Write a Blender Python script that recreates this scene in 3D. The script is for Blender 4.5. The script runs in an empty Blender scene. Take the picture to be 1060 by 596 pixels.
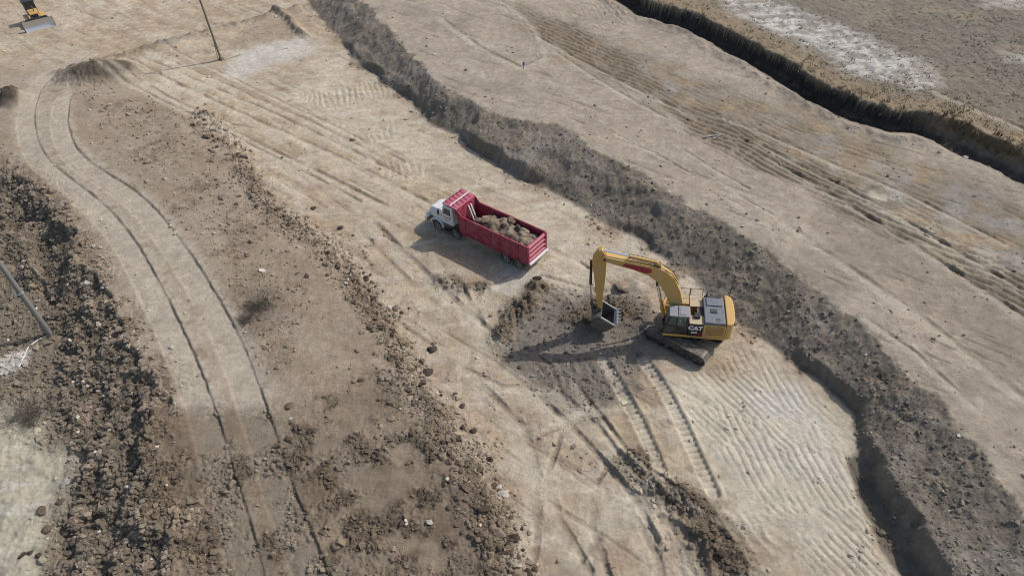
import bpy, bmesh, math, random
import numpy as np
from mathutils import Vector, Matrix

# ------------------------------------------------------------------ camera, light, exposure
scn = bpy.context.scene
COL = scn.collection
H_CAM, DEP, ROLL, FPX = 37.0, 43.0, -3.0, 707.0          # metres, degrees, degrees, focal length in px of a 1060 px wide picture
_d, _r = math.radians(DEP), math.radians(ROLL)
CF = np.array([0, math.cos(_d), -math.sin(_d)])
_R = np.array([1.0, 0, 0]); _U = np.cross(_R, CF)
CR = math.cos(_r) * _R + math.sin(_r) * _U
CU = -math.sin(_r) * _R + math.cos(_r) * _U
CC = np.array([0, 0, H_CAM])
cam = bpy.data.cameras.new('camera'); cam_o = bpy.data.objects.new('camera', cam); COL.objects.link(cam_o)
cam.sensor_width = 36.0; cam.lens = 36.0 * FPX / 1060.0; cam.clip_start = 0.5; cam.clip_end = 6000
cam_o.matrix_world = Matrix(((CR[0], CU[0], -CF[0], CC[0]), (CR[1], CU[1], -CF[1], CC[1]), (CR[2], CU[2], -CF[2], CC[2]), (0, 0, 0, 1)))
scn.camera = cam_o

SUN_AZ, SUN_EL = 22.0, 46.0                               # direction the light comes from
wd = bpy.data.worlds.new('World'); scn.world = wd; wd.use_nodes = True
nt = wd.node_tree; nt.nodes.clear()
sky = nt.nodes.new('ShaderNodeTexSky'); sky.sky_type = 'NISHITA'; sky.sun_disc = False
sky.sun_elevation = math.radians(SUN_EL); sky.sun_rotation = math.radians(90 - SUN_AZ)
sky.air_density = 1.2; sky.dust_density = 2.5; sky.ozone_density = 1.0
bg = nt.nodes.new('ShaderNodeBackground'); bg.inputs[1].default_value = 0.125
wo = nt.nodes.new('ShaderNodeOutputWorld')
nt.links.new(sky.outputs[0], bg.inputs[0]); nt.links.new(bg.outputs[0], wo.inputs[0])
sl = bpy.data.lights.new('sun', 'SUN'); sl.energy = 3.0; sl.angle = math.radians(0.5); sl.color = (1.0, 0.955, 0.89)
so = bpy.data.objects.new('sun', sl); COL.objects.link(so)
_a, _e = math.radians(SUN_AZ), math.radians(SUN_EL)
so.rotation_euler = Vector((math.cos(_a) * math.cos(_e), math.sin(_a) * math.cos(_e), math.sin(_e))).to_track_quat('Z', 'Y').to_euler()
so.location = (60, 40, 60)
scn.view_settings.view_transform = 'Standard'; scn.view_settings.look = 'None'
scn.cycles.filter_width = 1.05; scn.view_settings.exposure = 0.0; scn.view_settings.gamma = 1.0

# ------------------------------------------------------------------ small helpers
rng = np.random.default_rng(7); random.seed(7)
def W(px, py, z=0.0):
    """photo pixel -> point on the horizontal plane at height z"""
    v = CF + CR * (px - 530) / FPX + CU * (298 - py) / FPX
    return CC + v * ((z - H_CAM) / v[2])
def WP(pts, z=0.0): return np.array([W(x, y, z)[:2] for x, y in pts])
def lin(r, g, b):
    f = lambda c: (c / 255 / 12.92) if c <= 10 else ((c / 255 + 0.055) / 1.055) ** 2.4
    return np.array([f(r), f(g), f(b)])
def ss(a, b, x):
    t = np.clip((x - a) / (b - a), 0, 1); return t * t * (3 - 2 * t)

def _hash(ix, iy, seed):
    h = (ix.astype(np.int64) * 374761393 + iy.astype(np.int64) * 668265263 + seed * 974634777) & 0xFFFFFFFF
    h = ((h ^ (h >> 13)) * 1274126177) & 0xFFFFFFFF
    h = h ^ (h >> 16)
    return h
_ang = np.arange(256) / 256 * 2 * np.pi
_GX, _GY = np.cos(_ang).astype(np.float32), np.sin(_ang).astype(np.float32)
def pn(x, y, seed=0):
    """gradient noise, about -0.7..0.7"""
    fx, fy = np.floor(x), np.floor(y); ix, iy = fx.astype(np.int64), fy.astype(np.int64)
    u, v = (x - fx).astype(np.float32), (y - fy).astype(np.float32)
    def g(ox, oy):
        h = _hash(ix + ox, iy + oy, seed) & 255
        return _GX[h] * (u - ox) + _GY[h] * (v - oy)
    su, sv = u * u * u * (u * (u * 6 - 15) + 10), v * v * v * (v * (v * 6 - 15) + 10)
    a = g(0, 0); a += su * (g(1, 0) - a)
    b = g(0, 1); b += su * (g(1, 1) - b)
    return a + sv * (b - a)
def fbm(x, y, scale, octv=4, seed=0, gain=0.5):
    s = np.zeros(x.shape, np.float32); a = 1.0; f = 1.0 / scale
    for k in range(octv):
        s += a * pn(x * f + 17.3 * k, y * f - 9.1 * k, seed + k); a *= gain; f *= 2.03
    return s

def pdist(poly, X, Y, extend=True):
    """distance, signed distance (+ = upper right side when walking down the picture), arc length"""
    best = np.full(X.shape, 1e18); sg = np.zeros(X.shape); arc = np.zeros(X.shape); L = 0.0; n = len(poly)
    for i in range(n - 1):
        a, b = poly[i], poly[i + 1]; d = b - a; l = float(np.hypot(*d)); d = d / l
        px, py = X - a[0], Y - a[1]
        t = px * d[0] + py * d[1]
        lo = -1e9 if (extend and i == 0) else 0.0; hi = 1e9 if (extend and i == n - 2) else l
        tc = np.clip(t, lo, hi)
        dd = (px - tc * d[0]) ** 2 + (py - tc * d[1]) ** 2
        cr = d[0] * py - d[1] * px
        m = (dd < best * (1 - 1e-9) - 1e-12) | ((np.abs(dd - best) <= best * 1e-9 + 1e-12) & (np.abs(cr) > np.abs(sg)))
        best = np.where(m, dd, best); sg = np.where(m, cr, sg); arc = np.where(m, L + tc, arc)
        L += l
    D = np.sqrt(best); return D, np.where(sg >= 0, D, -D), arc
def near(poly, X, Y, pad):
    lo = poly.min(0) - pad; hi = poly.max(0) + pad
    return np.nonzero((X > lo[0]) & (X < hi[0]) & (Y > lo[1]) & (Y < hi[1]))[0]
def smooth_poly(p, n=4):
    """Catmull-Rom subdivision of a polyline"""
    p = np.array(p, float); q = np.vstack([2 * p[0] - p[1], p, 2 * p[-1] - p[-2]]); out = []
    for i in range(1, len(q) - 2):
        for k in range(n):
            t = k / n
            out.append(0.5 * ((2 * q[i]) + (-q[i - 1] + q[i + 1]) * t + (2 * q[i - 1] - 5 * q[i] + 4 * q[i + 1] - q[i + 2]) * t * t + (-q[i - 1] + 3 * q[i] - 3 * q[i + 1] + q[i + 2]) * t ** 3))
    out.append(p[-1]); return np.array(out)
def pmask(poly, X, Y, soft):
    """soft polygon mask (1 inside)"""
    idx = near(poly, X, Y, soft * 1.5); out = np.zeros(X.shape)
    if len(idx) == 0: return out
    x, y = X[idx], Y[idx]; ins = np.zeros(x.shape, bool); best = np.full(x.shape, 1e18); n = len(poly)
    for i in range(n):
        a, b = poly[i], poly[(i + 1) % n]
        c = ((a[1] > y) != (b[1] > y)) & (x < (b[0] - a[0]) * (y - a[1]) / (b[1] - a[1] + 1e-12) + a[0])
        ins ^= c
        d = b - a; t = np.clip(((x - a[0]) * d[0] + (y - a[1]) * d[1]) / (d @ d), 0, 1)
        best = np.minimum(best, (x - a[0] - t * d[0]) ** 2 + (y - a[1] - t * d[1]) ** 2)
    s = np.where(ins, 1, -1) * np.sqrt(best)
    out[idx] = ss(-soft, soft, s); return out

# ------------------------------------------------------------------ the lie of the land
L0, L1, L2, L3, L4 = -1.8, 0.7, 0.0, 2.2, 3.5   # left pit, haul road bench, excavated floor, terrace, field
A_toe = WP([(-260, 90), (-90, 190), (0, 262), (38, 310), (58, 360), (58, 420), (74, 470), (60, 540), (48, 600), (30, 800)], L0)
A_crest = WP([(-260, -10), (-60, 130), (0, 172), (42, 182), (70, 225), (102, 288), (132, 345), (176, 398), (162, 442), (152, 490), (166, 545), (184, 600), (215, 800)], L1)
B_crest = WP([(-400, 40), (-60, 85), (90, 100), (175, 128), (212, 172), (252, 232), (318, 276), (358, 322), (385, 372), (412, 422), (448, 472), (478, 522), (502, 582), (560, 800)], L1)
B_toe = WP([(-400, 0), (-60, 45), (130, 72), (218, 108), (258, 160), (298, 214), (362, 260), (404, 308), (428, 356), (452, 400), (490, 450), (520, 502), (545, 560), (620, 800)], L2)
C_toe = WP([(160, -170), (262, -70), (317, 0), (344, 30), (371, 66), (394, 84), (421, 99), (445, 128), (475, 137), (491, 156), (522, 173), (548, 190), (580, 203), (618, 224), (665, 252), (715, 285), (772, 338), (836, 383), (880, 424), (893, 472), (911, 518), (945, 575), (990, 650), (1080, 800)], L2)
C_crest = WP([(230, -190), (320, -80), (368, -8), (394, 17), (411, 34), (428, 54), (461, 89), (495, 105), (520, 117), (560, 124), (594, 134), (618, 152), (665, 177), (712, 207), (772, 239), (829, 283), (886, 327), (930, 371), (974, 409), (1012, 453), (1043, 497), (1075, 545), (1180, 700), (1240, 800)], L3)
D_crest = WP([(500, -120), (600, -50), (672, 0), (706, 9), (716, 12), (724, 15), (761, 34), (813, 60), (853, 85), (898, 103), (930, 114), (945, 115), (982, 120), (1023, 137), (1060, 151), (1160, 200), (1300, 300)], L4)

# wheel ruts of the haul road: (centre line of the dark inner edge, half band to the left)
R1 = smooth_poly(WP([(92, 50), (66, 68), (46, 90), (38, 112), (38, 135), (52, 165), (105, 208), (138, 245), (165, 290), (190, 340), (207, 378), (226, 428), (245, 490), (262, 545), (276, 600), (300, 700)], L1))
R2 = smooth_poly(WP([(74, 104), (72, 116), (72, 130), (86, 160), (142, 198), (172, 228), (202, 268), (228, 310), (250, 350), (268, 395), (284, 440), (304, 500), (325, 552), (345, 600), (385, 700)], L1))
RUTS = [  # thin tyre lines on the floor
    (WP([(135, 62), (190, 90), (260, 122), (330, 152), (400, 186), (452, 214)]), 0.55, 0.07),
    (WP([(150, 60), (215, 88), (290, 120), (360, 153), (420, 183)]), 0.4, 0.06),
    (WP([(120, 70), (180, 104), (250, 140), (330, 178), (395, 210), (440, 232)]), 0.5, 0.06),
    (WP([(390, 232), (420, 262), (460, 300), (510, 345)]), 0.6, 0.08),
    (WP([(375, 240), (400, 268), (440, 305)]), 0.5, 0.05),
    (WP([(570, 258), (600, 272), (640, 300)]), 0.35, 0.07),
    (WP([(560, 285), (600, 296), (625, 300)]), 0.35, 0.06),
    (WP([(560, 412), (590, 440), (625, 478), (660, 520), (680, 560)]), 0.5, 0.14),
    (WP([(580, 405), (612, 432), (640, 470), (690, 520)]), 0.45, 0.12),
    (WP([(600, 400), (622, 430), (650, 468), (720, 525)]), 0.35, 0.10),
    (WP([(165, 58), (240, 90), (320, 125), (392, 160)]), .35, .05), (WP([(180, 52), (270, 95), (350, 132), (430, 172)]), .3, .04), (WP([(110, 76), (200, 122), (290, 165), (372, 208)]), .4, .05),
    (WP([(610, 425), (580, 450), (568, 490), (580, 540), (610, 590)]), .5, .07), (WP([(640, 470), (615, 500), (612, 545), (630, 596)]), .5, .07), (WP([(700, 440), (660, 428), (610, 430), (560, 450)]), .4, .05),
    (WP([(500, 400), (540, 440), (560, 500), (555, 560), (540, 620)]), .6, .06), (WP([(480, 380), (520, 400), (570, 400)]), .4, .05), (WP([(760, 520), (720, 500), (680, 505), (640, 530), (600, 580)]), .45, .08),
    (WP([(690, 540), (720, 560), (730, 596), (735, 640)]), .8, .10), (WP([(660, 540), (680, 575), (690, 620)]), .6, .09), (WP([(480, 330), (500, 300), (540, 280)]), .4, .06), (WP([(455, 270), (480, 300), (500, 335)]), .5, .08),
    (WP([(560, 40), (600, 62), (660, 92), (720, 120)], L3), .35, .08), (WP([(570, 50), (612, 78), (640, 95), (690, 122)], L3), .3, .07), (WP([(800, 165), (860, 200), (930, 240), (1000, 285), (1060, 325)], L3), .4, .10), (WP([(790, 150), (850, 180), (930, 222), (1000, 262), (1070, 305)], L3), .35, .09), (WP([(740, 118), (800, 140), (870, 172), (950, 205), (1040, 250)], L3), .3, .07),
    (WP([(900, 330), (950, 365), (1010, 420)], L3), .3, .05), (WP([(820, 235), (880, 275), (960, 330), (1060, 410)], L3), .5, .05), (WP([(460, 20), (500, 50), (540, 70), (560, 60), (548, 30), (520, 5)], L3), .5, .07),
    (WP([(700, 150), (740, 175), (775, 195)], L3), 0.18, 0.05),
    (WP([(640, 140), (690, 165), (720, 182)], L3), 0.15, 0.05),
    (WP([(735, 180), (770, 205), (800, 222)], L3), 0.15, 0.05),
    (WP([(975, 97), (1010, 112), (1060, 132)], L4), 0.5, 0.15),
]
TRK = [WP([(624, 372), (640, 398), (660, 435), (676, 470), (682, 486)]), WP([(666, 372), (686, 402), (706, 440), (722, 475), (738, 510)])]  # crawler prints

TRUCK_FW = math.radians(140.0); EXC_FW = math.radians(169.2); EXC_TRK = math.radians(139.0)
_t = W(545.5, 257, 2.7); TRUCK = np.array([_t[0] + 1.25 * math.sin(TRUCK_FW), _t[1] - 1.25 * math.cos(TRUCK_FW)])   # rear end of the truck, from its tailgate corner
TRUCK_MID = TRUCK + 5.5 * np.array([math.cos(TRUCK_FW), math.sin(TRUCK_FW)])
EXC = np.array([12.40, 33.87]); EXC_MID = EXC

def bump_at(X, Y, px, py, z, r, h, sx=1.0, rot=0.0):
    c = W(px, py, z); dx, dy = X - c[0], Y - c[1]
    ca, sa = math.cos(rot), math.sin(rot)
    u, v = (dx * ca + dy * sa) / sx, -dx * sa + dy * ca
    return h * np.exp(-(u * u + v * v) / (r * r))

BEIGE = lin(188, 171, 148); TERR = lin(170, 155, 138); BENCH = lin(160, 142, 121); DARK = lin(128, 118, 105); LDARK = lin(120, 108, 93)
MOIST = lin(119, 103, 85); PALE = lin(208, 196, 176); GREYP = lin(150, 143, 135); FIELD = lin(132, 124, 110); WHITE = lin(205, 200, 192)
OCHRE = lin(160, 137, 106); SHADOW = lin(48, 44, 42); RUST = lin(150, 118, 92)  # the near black is the tone of the ditch shadow

def land(X, Y):
    """heights, colours and clod density at the given places"""
    X = np.asarray(X, float); Y = np.asarray(Y, float)
    w1 = fbm(X, Y, 6.0, 4, 11); w2 = fbm(X, Y, 6.0, 4, 23)
    f1 = fbm(X, Y, 1.3, 4, 31); f2 = fbm(X, Y, 0.45, 3, 41); big = fbm(X, Y, 22.0, 4, 51)
    f3 = np.abs(fbm(X, Y, .55, 2, 141)); f4 = np.abs(fbm(X, Y, .24, 2, 151)); clm = f3 + .6 * f4 - .3      # billows: clods with creases between them
    wX, wY = X + 0.55 * w1 + 0.25 * f1, Y + 0.55 * w2 - 0.2 * f1        # ragged edges
    m3 = fbm(X, Y, 3.2, 4, 301); m4 = fbm(X, Y, 3.2, 4, 311)
    _, a1, _ = pdist(A_toe, wX + 1.3 * m3, wY + 1.0 * m4); _, a2, _ = pdist(A_crest, wX + 0.3 * f1 + 1.5 * m4, wY + 0.2 * f2 + 1.1 * m3)
    _, b1, _ = pdist(B_crest, wX, wY); bd, b2, barc = pdist(B_toe, wX, wY)
    _, c1, _ = pdist(C_toe, wX + .55 * m3, wY + .5 * m4); _, c2, _ = pdist(C_crest, wX + .5 * m4 + .15 * f2, wY + .5 * m3 + .15 * f1)
    _, d1, darc = pdist(D_crest, X + 0.25 * w1 + 0.3 * f1 + .5 * m3, Y + 0.25 * w2 + 0.2 * f2 + .4 * m4 + .2 * f1)
    lerp = lambda p, q: np.clip(p / np.maximum(p - q, 1e-3), 0, 1)
    tA, tB, tC = lerp(a1, a2), lerp(b1, b2), lerp(c1, c2)
    # the left slope: rough talus, steep at its crest
    stp = np.clip(.14 + .5 * m3, 0, .36); zA = (1 - stp) * tA ** 1.1 + stp * ss(0.80, 0.98, tA)
    z = L0 + (L1 - L0) * zA + (L2 - L1) * (tB * tB * (3 - 2 * tB))
    # embankment: cut vertically at its foot in places
    cut = np.zeros(X.shape)
    for px, py, r, k in ((492, 152, 3.0, .75), (512, 165, 3.0, .8), (540, 180, 3.0, .75), (384, 78, 3.2, .55), (420, 97, 2.6, .4), (360, 55, 3.0, .35), (845, 388, 2.0, .5), (872, 412, 2.0, .55), (905, 500, 2.6, .85), (925, 545, 3.0, 1.0), (955, 590, 3.2, 1.0), (985, 640, 4.0, 1.0), (660, 250, 2.0, .4)):
        c = W(px, py); cut = np.maximum(cut, k * np.exp(-((X - c[0]) ** 2 + (Y - c[1]) ** 2) / (r * r)))
    prof = .45 * np.sin(np.clip(tC, 0, 1) * np.pi / 2) + .55 * ss(-.1, 1.12, tC); prof = (prof - ss(-.1, 1.12, 0.0) * .55) / (1 - ss(-.1, 1.12, 0.0) * .55)
    z += .24 * m3 * ss(.03, .3, tC) * (1 - ss(.7, 1, tC))
    z += (L3 - L2) * (prof * (1 - 0.72 * cut) + 0.72 * cut * ss(0.015, 0.13, tC))
    trench = np.zeros(X.shape)
    for px, py, r in ((900, 490, 1.4), (915, 520, 1.6), (938, 565, 1.9), (965, 610, 2.2)):
        c = W(px, py); tr_ = np.exp(-(np.hypot(X - c[0], Y - c[1]) / r) ** 2) * np.exp(-((c1 + .5) / .9) ** 2); z -= .4 * tr_; trench = np.maximum(trench, tr_)
    inC = ss(0.0, 0.05, tC) * (1 - ss(0.93, 1.0, tC))
    inA = ss(0.0, 0.08, tA) * (1 - ss(0.94, 1.0, tA))
    # the ditch and the field beyond it
    east = ss(W(925, 110, L4)[0], W(985, 120, L4)[0], X)              # its right end is a gentler reedy bank
    wid = 0.4 + .9 * east
    fD = ss(-wid, 0.0, d1)
    z += (L4 - L3) * fD - 0.6 * np.exp(-((d1 + wid + 0.7) / .8) ** 2)
    z += 0.25 * np.exp(-((d1 + wid + 2.6 + 0.8 * w1) / .8) ** 2) * (1 - east) * (1 + f1)
    onfield, onterr = ss(-0.1, 0.4, d1), ss(0.95, 1.0, tC) * (1 - ss(-wid - 0.6, -wid, d1))
    onbench = ss(0.96, 1.0, tA) * (1 - ss(0.35, 0.95, tB)); onfloor = ss(0.7, 1.0, tB) * (1 - ss(0, 0.04, tC)); inpit = 1 - ss(0, 0.06, tA)
    # general unevenness
    z += 0.22 * big + 0.10 * w1 + 0.05 * f1 + 0.024 * f2 + .05 * clm * ss(-.05, .35, m3 + .3 * w1)
    rough = np.clip(0.75 * inC + 1.0 * inA, 0, 1)
    ridg = 1 - 2 * np.abs(fbm(X, Y, 1.1, 4, 61)); 
    gul = fbm(X * 0.9, Y * 0.9, 2.4, 4, 67)
    z += rough * (0.06 * f1 + 0.035 * f2 + .075 * clm) + inA * (0.60 * gul + .55 * m4 + 0.10 * f1 + 0.07 * f2 + .14 * clm) + inpit * (.35 * gul + .06 * f2)
    col = np.zeros(X.shape + (3,)); col[:] = BEIGE
    def paint(c, m): col[:] = col + (c - col) * np.clip(m, 0, 1)[..., None]
    def pm(pts, zz, soft, warp=1.0): return pmask(WP(pts, zz), X + warp * (1.6 * w1 + 0.5 * f1), Y + warp * (1.6 * w2 + 0.4 * f2), soft)
    # ---- floor
    dirx, diry = math.cos(math.radians(-42)), math.sin(math.radians(-42))
    al, ac = X * dirx + Y * diry, -X * diry + Y * dirx                 # along / across the cut
    st = fbm(al * 0.16, ac, 1.5, 4, 71); st2 = fbm(X * 0.18 + Y * 0.04, Y - 0.10 * X, 0.9, 4, 75)
    fl = onfloor
    paint(PALE, fl * ss(-.15, 0.4, big + 0.35 * w1) * 0.6); paint(OCHRE, fl * .55 * ss(.05, .4, fbm(al * .12, ac, 2.2, 4, 321))); paint(lin(174, 150, 126), fl * .65 * ss(-.05, .35, m3 + .3 * big)); paint(lin(190, 166, 134), fl * .5 * ss(0, .4, m4))
    paint(BENCH, fl * ss(0.05, 0.6, st) * 0.5); paint(PALE, fl * ss(0.1, 0.6, st2) * 0.45)
    sq = ss(.25, .6, fbm(al * .09, ac, .75, 4, 221)); z -= fl * .05 * sq; paint(MOIST, fl * .4 * sq); spk = ss(.30, .5, f2 + .4 * w1); paint(MOIST, fl * .35 * spk); z += fl * .03 * clm * ss(-.1, .3, w2)
    paint(OCHRE, fl * ss(0.15, 0.7, fbm(X, Y, 9, 3, 83)) * 0.30)
    z += fl * (0.035 * st + 0.03 * st2)
    paint(PALE, 0.75 * pm([(330, 55), (480, 150), (560, 210), (640, 255), (600, 280), (560, 240), (470, 190), (380, 150), (300, 110)], 0, 2.5) * (0.6 + 0.6 * st2))
    paint(PALE, 0.9 * pm([(700, 395), (800, 385), (880, 440), (900, 520), (930, 596), (840, 596), (760, 540), (720, 470)], 0, 1.6))
    paint(WHITE, 0.7 * pm([(765, 400), (820, 395), (850, 450), (800, 440)], 0, 1.0)); paint(WHITE, 0.55 * pm([(770, 455), (850, 460), (870, 490), (800, 480)], 0, 0.8))
    paint(WHITE, 0.65 * pm([(235, 72), (250, 50), (320, 36), (330, 52), (275, 70), (250, 85)], 0, 1.5)); paint(WHITE, 0.5 * pm([(520, 275), (560, 270), (575, 290), (540, 310), (505, 300)], 0, .8))
    paint(BENCH, 0.7 * pm([(230, 50), (260, 25), (300, 15), (312, 35), (270, 46)], 0, 1.2)); paint(MOIST, 0.35 * pm([(440, 480), (620, 500), (700, 596), (520, 640)], 0, 2.5) * ss(-.2, .4, w2))
    hb_ = WP([(100, 50), (150, 68), (260, 122), (400, 188), (470, 225)]); i = near(hb_, X, Y, 6); m = np.zeros(X.shape)
    if len(i): m[i] = np.exp(-(pdist(hb_, X[i] + .6 * w1[i], Y[i] + .6 * w2[i], False)[0] / 2.6) ** 2)
    paint(lin(200, 182, 154), .6 * m * (.6 + st)); paint(OCHRE, .35 * m * ss(.0, .4, m3))
    # ---- bench with the road
    paint(BENCH, onbench); paint(TERR, onbench * ss(-0.1, 0.4, big + st) * 0.6)
    low = pm([(140, 435), (300, 425), (390, 395), (440, 440), (500, 530), (530, 700), (150, 700), (140, 520)], L1, 1.3)
    mo = low * onbench * (0.5 + 0.5 * ss(-0.35, 0.25, w1 + 0.8 * f1))
    z += 0.30 * mo * clm * ss(-.4, .2, w2 + .5 * f1 + m3 + .1); paint(MOIST, 0.95 * mo); paint(lin(92, 81, 69), 0.7 * mo * ss(-.05, 0.4, w2 + f1 + m3)); paint(BENCH, 0.55 * low * ss(0.15, 0.5, w2 - 0.4 * f1 - m3))
    midd = pm([(95, 95), (190, 110), (235, 170), (280, 250), (330, 330), (300, 380), (250, 300), (170, 200)], L1, 2.5) * onbench; mdm = midd * ss(-0.15, 0.35, f1 + w2 + .5 * m3); paint(MOIST, 0.65 * mdm); z += .14 * mdm * clm
    bush = pm([(245, 300), (285, 300), (290, 330), (255, 345)], L1, 0.8); paint(LDARK, 0.6 * bush)  # dark smudge: shading of the bush put into the soil colour
    rdd, rsd, _ = pdist(R1, X + .5 * w1, Y + .5 * w2, False); road = np.exp(-(np.maximum(np.abs(rsd - .6) - 2.4, 0) / .8) ** 2) * (rdd < 6); paint(lin(180, 166, 148), .85 * road * onbench * (1 - .95 * low) * ss(-.5, .2, f1 + m3 + .3)); z -= road * onbench * (.035 * f1 + .012 * f2)
    # ---- pit to the left
    paint(lin(134, 121, 104), inpit);  pale = pm([(-40, 425), (30, 425), (66, 490), (60, 540), (45, 620), (-60, 700), (-90, 500)], L0, 1.2) * (1 - ss(0.02, 0.12, tA))
    paint(lin(186, 176, 155), pale); z += .22 * clm * inpit * (1 - pale); paint(LDARK, .6 * inpit * (1 - pale) * ss(-.1, .4, f1 + w1)); paint(WHITE, 0.5 * pale * ss(0.1, 0.5, st2)); paint(WHITE, 0.7 * pm([(-10, 385), (12, 365), (34, 362), (32, 378), (5, 392)], L0, .4, .4))
    # ---- slopes
    paint(LDARK * 1.02 * (1.0 + 0.2 * f1[..., None]), inA); paint(lin(148, 131, 114), inA * ss(0.05, 0.45, gul + .5 * f1) * .7)
    aed = np.exp(-(np.maximum(a2, 0) / (1.7 + 1.2 * m3)) ** 2) * (a2 > -.3) * onbench * ss(-.3, .25, f1 + m4 + .1); paint(MOIST * 1.05, .75 * aed); z += .18 * aed * (clm + .25)
    z += 0.0
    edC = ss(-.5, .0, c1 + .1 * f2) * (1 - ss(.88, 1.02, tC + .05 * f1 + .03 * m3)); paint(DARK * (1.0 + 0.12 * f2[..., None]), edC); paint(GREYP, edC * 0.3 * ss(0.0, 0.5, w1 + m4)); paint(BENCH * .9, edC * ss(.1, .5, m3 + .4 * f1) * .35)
    paint(DARK * .85, ss(.15, .5, trench)); spill = np.exp(-(np.minimum(c1, 0) / .9) ** 2) * ss(-.1, .35, f1 + m3) * (c1 < 0.2); paint(MOIST, .55 * spill); z += .10 * spill * (clm + .3)  # hollow at the bank foot painted darker, its shade put into the colour
    # ---- terrace
    paint(TERR, onterr); paint(lin(180, 166, 150), onterr * 0.6 * ss(-0.1, 0.5, st)); paint(lin(150, 136, 120), onterr * .5 * ss(.05, .5, -big - .6 * w1))
    rutt = pm([(560, 20), (640, 45), (760, 95), (860, 125), (1000, 190), (1090, 230), (1090, 345), (1000, 285), (900, 225), (800, 165), (700, 115), (600, 70), (530, 25)], L3, 1.8)
    patch = rutt * ss(-0.25, 0.25, w1 + 0.5 * big + 0.25)
    paint(lin(140, 127, 108), rutt * 0.75); paint(OCHRE, rutt * 0.45 * ss(0.0, 0.5, w2)); paint(GREYP, rutt * 0.4 * ss(0.1, 0.5, -w2))
    paint(lin(196, 186, 166), 0.9 * rutt * ss(-.3, .3, f1 + w2 + .2) *  pm([(900, 190), (1000, 240), (1060, 270), (1060, 300), (960, 250), (880, 205)], L3, 1.5))
    def grooves(c_, sp): u = c_ / sp; u = np.abs(u - np.floor(u) - .5) * 2; return ss(.25, .95, u)
    rb = fbm(X, Y, .8, 3, 181)
    zon = lambda pts: pmask(WP(pts, L3), X + .8 * w1 + .3 * f1, Y + .8 * w2, .8)
    pw = np.clip(zon([(690, 105), (740, 112), (800, 150), (850, 185), (820, 190), (770, 168), (715, 140)]) + .9 * zon([(790, 160), (850, 168), (910, 210), (960, 245), (930, 250), (860, 215)]) + .8 * zon([(520, 0), (590, 25), (660, 70), (700, 105), (640, 90), (570, 45)]) + .8 * zon([(950, 240), (1010, 255), (1080, 290), (1090, 340), (1020, 300)]) + .45 * rutt * ss(.0, .3, fbm(X, Y, 4.0, 3, 171)), 0, 1)
    dl = WP([(690, 115), (1000, 285)], L3); dl = dl[1] - dl[0]; dl /= np.hypot(*dl); tac = -X * dl[1] + Y * dl[0]; tal = X * dl[0] + Y * dl[1]
    g1 = grooves(tac + .55 * w1 + .05 * f1, .66); g2 = grooves(tac * .97 - tal * .20 + .5 * w2 + .05 * f1, .74)
    ch = ss(-.08, .08, fbm(X, Y, 7.0, 2, 191)); gg = (g1 * ch + g2 * (1 - ch)) * ss(-.45, -.05, rb + .2 * w1); patch = rutt
    z -= pw * .15 * gg; paint(lin(100, 86, 70), pw * .6 * gg); z += .04 * rutt * clm
    paint(lin(122, 106, 85), .55 * pw); paint(OCHRE * 1.05, .75 * rutt * (1 - pw) * ss(.0, .35, m3)); paint(GREYP * 1.15, .75 * rutt * (1 - pw) * ss(.0, .35, m4)); scr = ss(.12, .5, fbm(al * .07, ac, .8, 4, 201)); paint(GREYP, rutt * .4 * scr); paint(lin(112, 99, 84), onterr * .45 * ss(.28, .6, fbm(al * .10, ac, .7, 4, 211)))
    z -= .05 * onterr * ss(.28, .6, fbm(al * .10, ac, .7, 4, 211)) + .03 * rutt * scr
    # ---- ditch + field
    dshade = np.exp(-((d1 + wid * 0.8 + .8) / 1.0) ** 2); paint(SHADOW, np.clip(dshade * 1.2, 0, 0.93) * (1 - 0.1 * east))  # shadow at the foot of the cut, put into the soil colour
    paint(SHADOW * 1.5, ss(-wid - .2, -wid + .1, d1) * (1 - ss(-0.15, 0.05, d1)) * (1 - east)); paint(lin(112, 94, 70), east * ss(-wid, -wid + .8, d1) * (1 - ss(-0.2, 0.1, d1)))  # cut face blackened: its shade is in the colour; right end stays reed brown
    paint(FIELD, onfield); paint(lin(122, 114, 98), onfield * ss(0.0, 0.5, w1 + 0.4 * f1) * 0.8); paint(lin(152, 138, 118), onfield * ss(0.0, 0.5, w2 - 0.3 * f1) * 0.7)
    paint(OCHRE, onfield * np.exp(-(d1 / 3.5) ** 2) * 0.75)
    sal = pm([(740, -10), (800, 0), (880, 30), (955, 62), (975, 85), (940, 92), (880, 75), (820, 42), (770, 18)], L4, 1.5) ; sal = np.maximum(sal, 0.6 * pm([(1010, -20), (1080, -20), (1080, 5), (1020, 8)], L4, 1)); sal = np.maximum(sal, .6 * pm([(1030, 50), (1070, 55), (1070, 70), (1035, 62)], L4, 1))
    paint(WHITE, onfield * sal * (.4 + .6 * ss(-0.3, 0.45, f1 + 0.6 * w1 + 0.8 * st2 + .3 * f2)) * 0.8)
    z += onfield * (0.10 * f1 + 0.05 * f2)
    # ---- tooth marks on the floor
    mk = pm([(700, 380), (770, 350), (800, 370), (850, 420), (885, 470), (905, 540), (935, 600), (960, 680), (850, 680), (800, 560), (760, 500)], 0, 1.0)
    t0 = np.cos(np.radians(-62)), np.sin(np.radians(-62))
    cr = -X * t0[1] + Y * t0[0]
    tm = 1 - 2 * ss(.4, .95, np.abs(((cr + 0.3 * w1 + 0.045 * f1) / .45) % 1 - .5) * 2)
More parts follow.
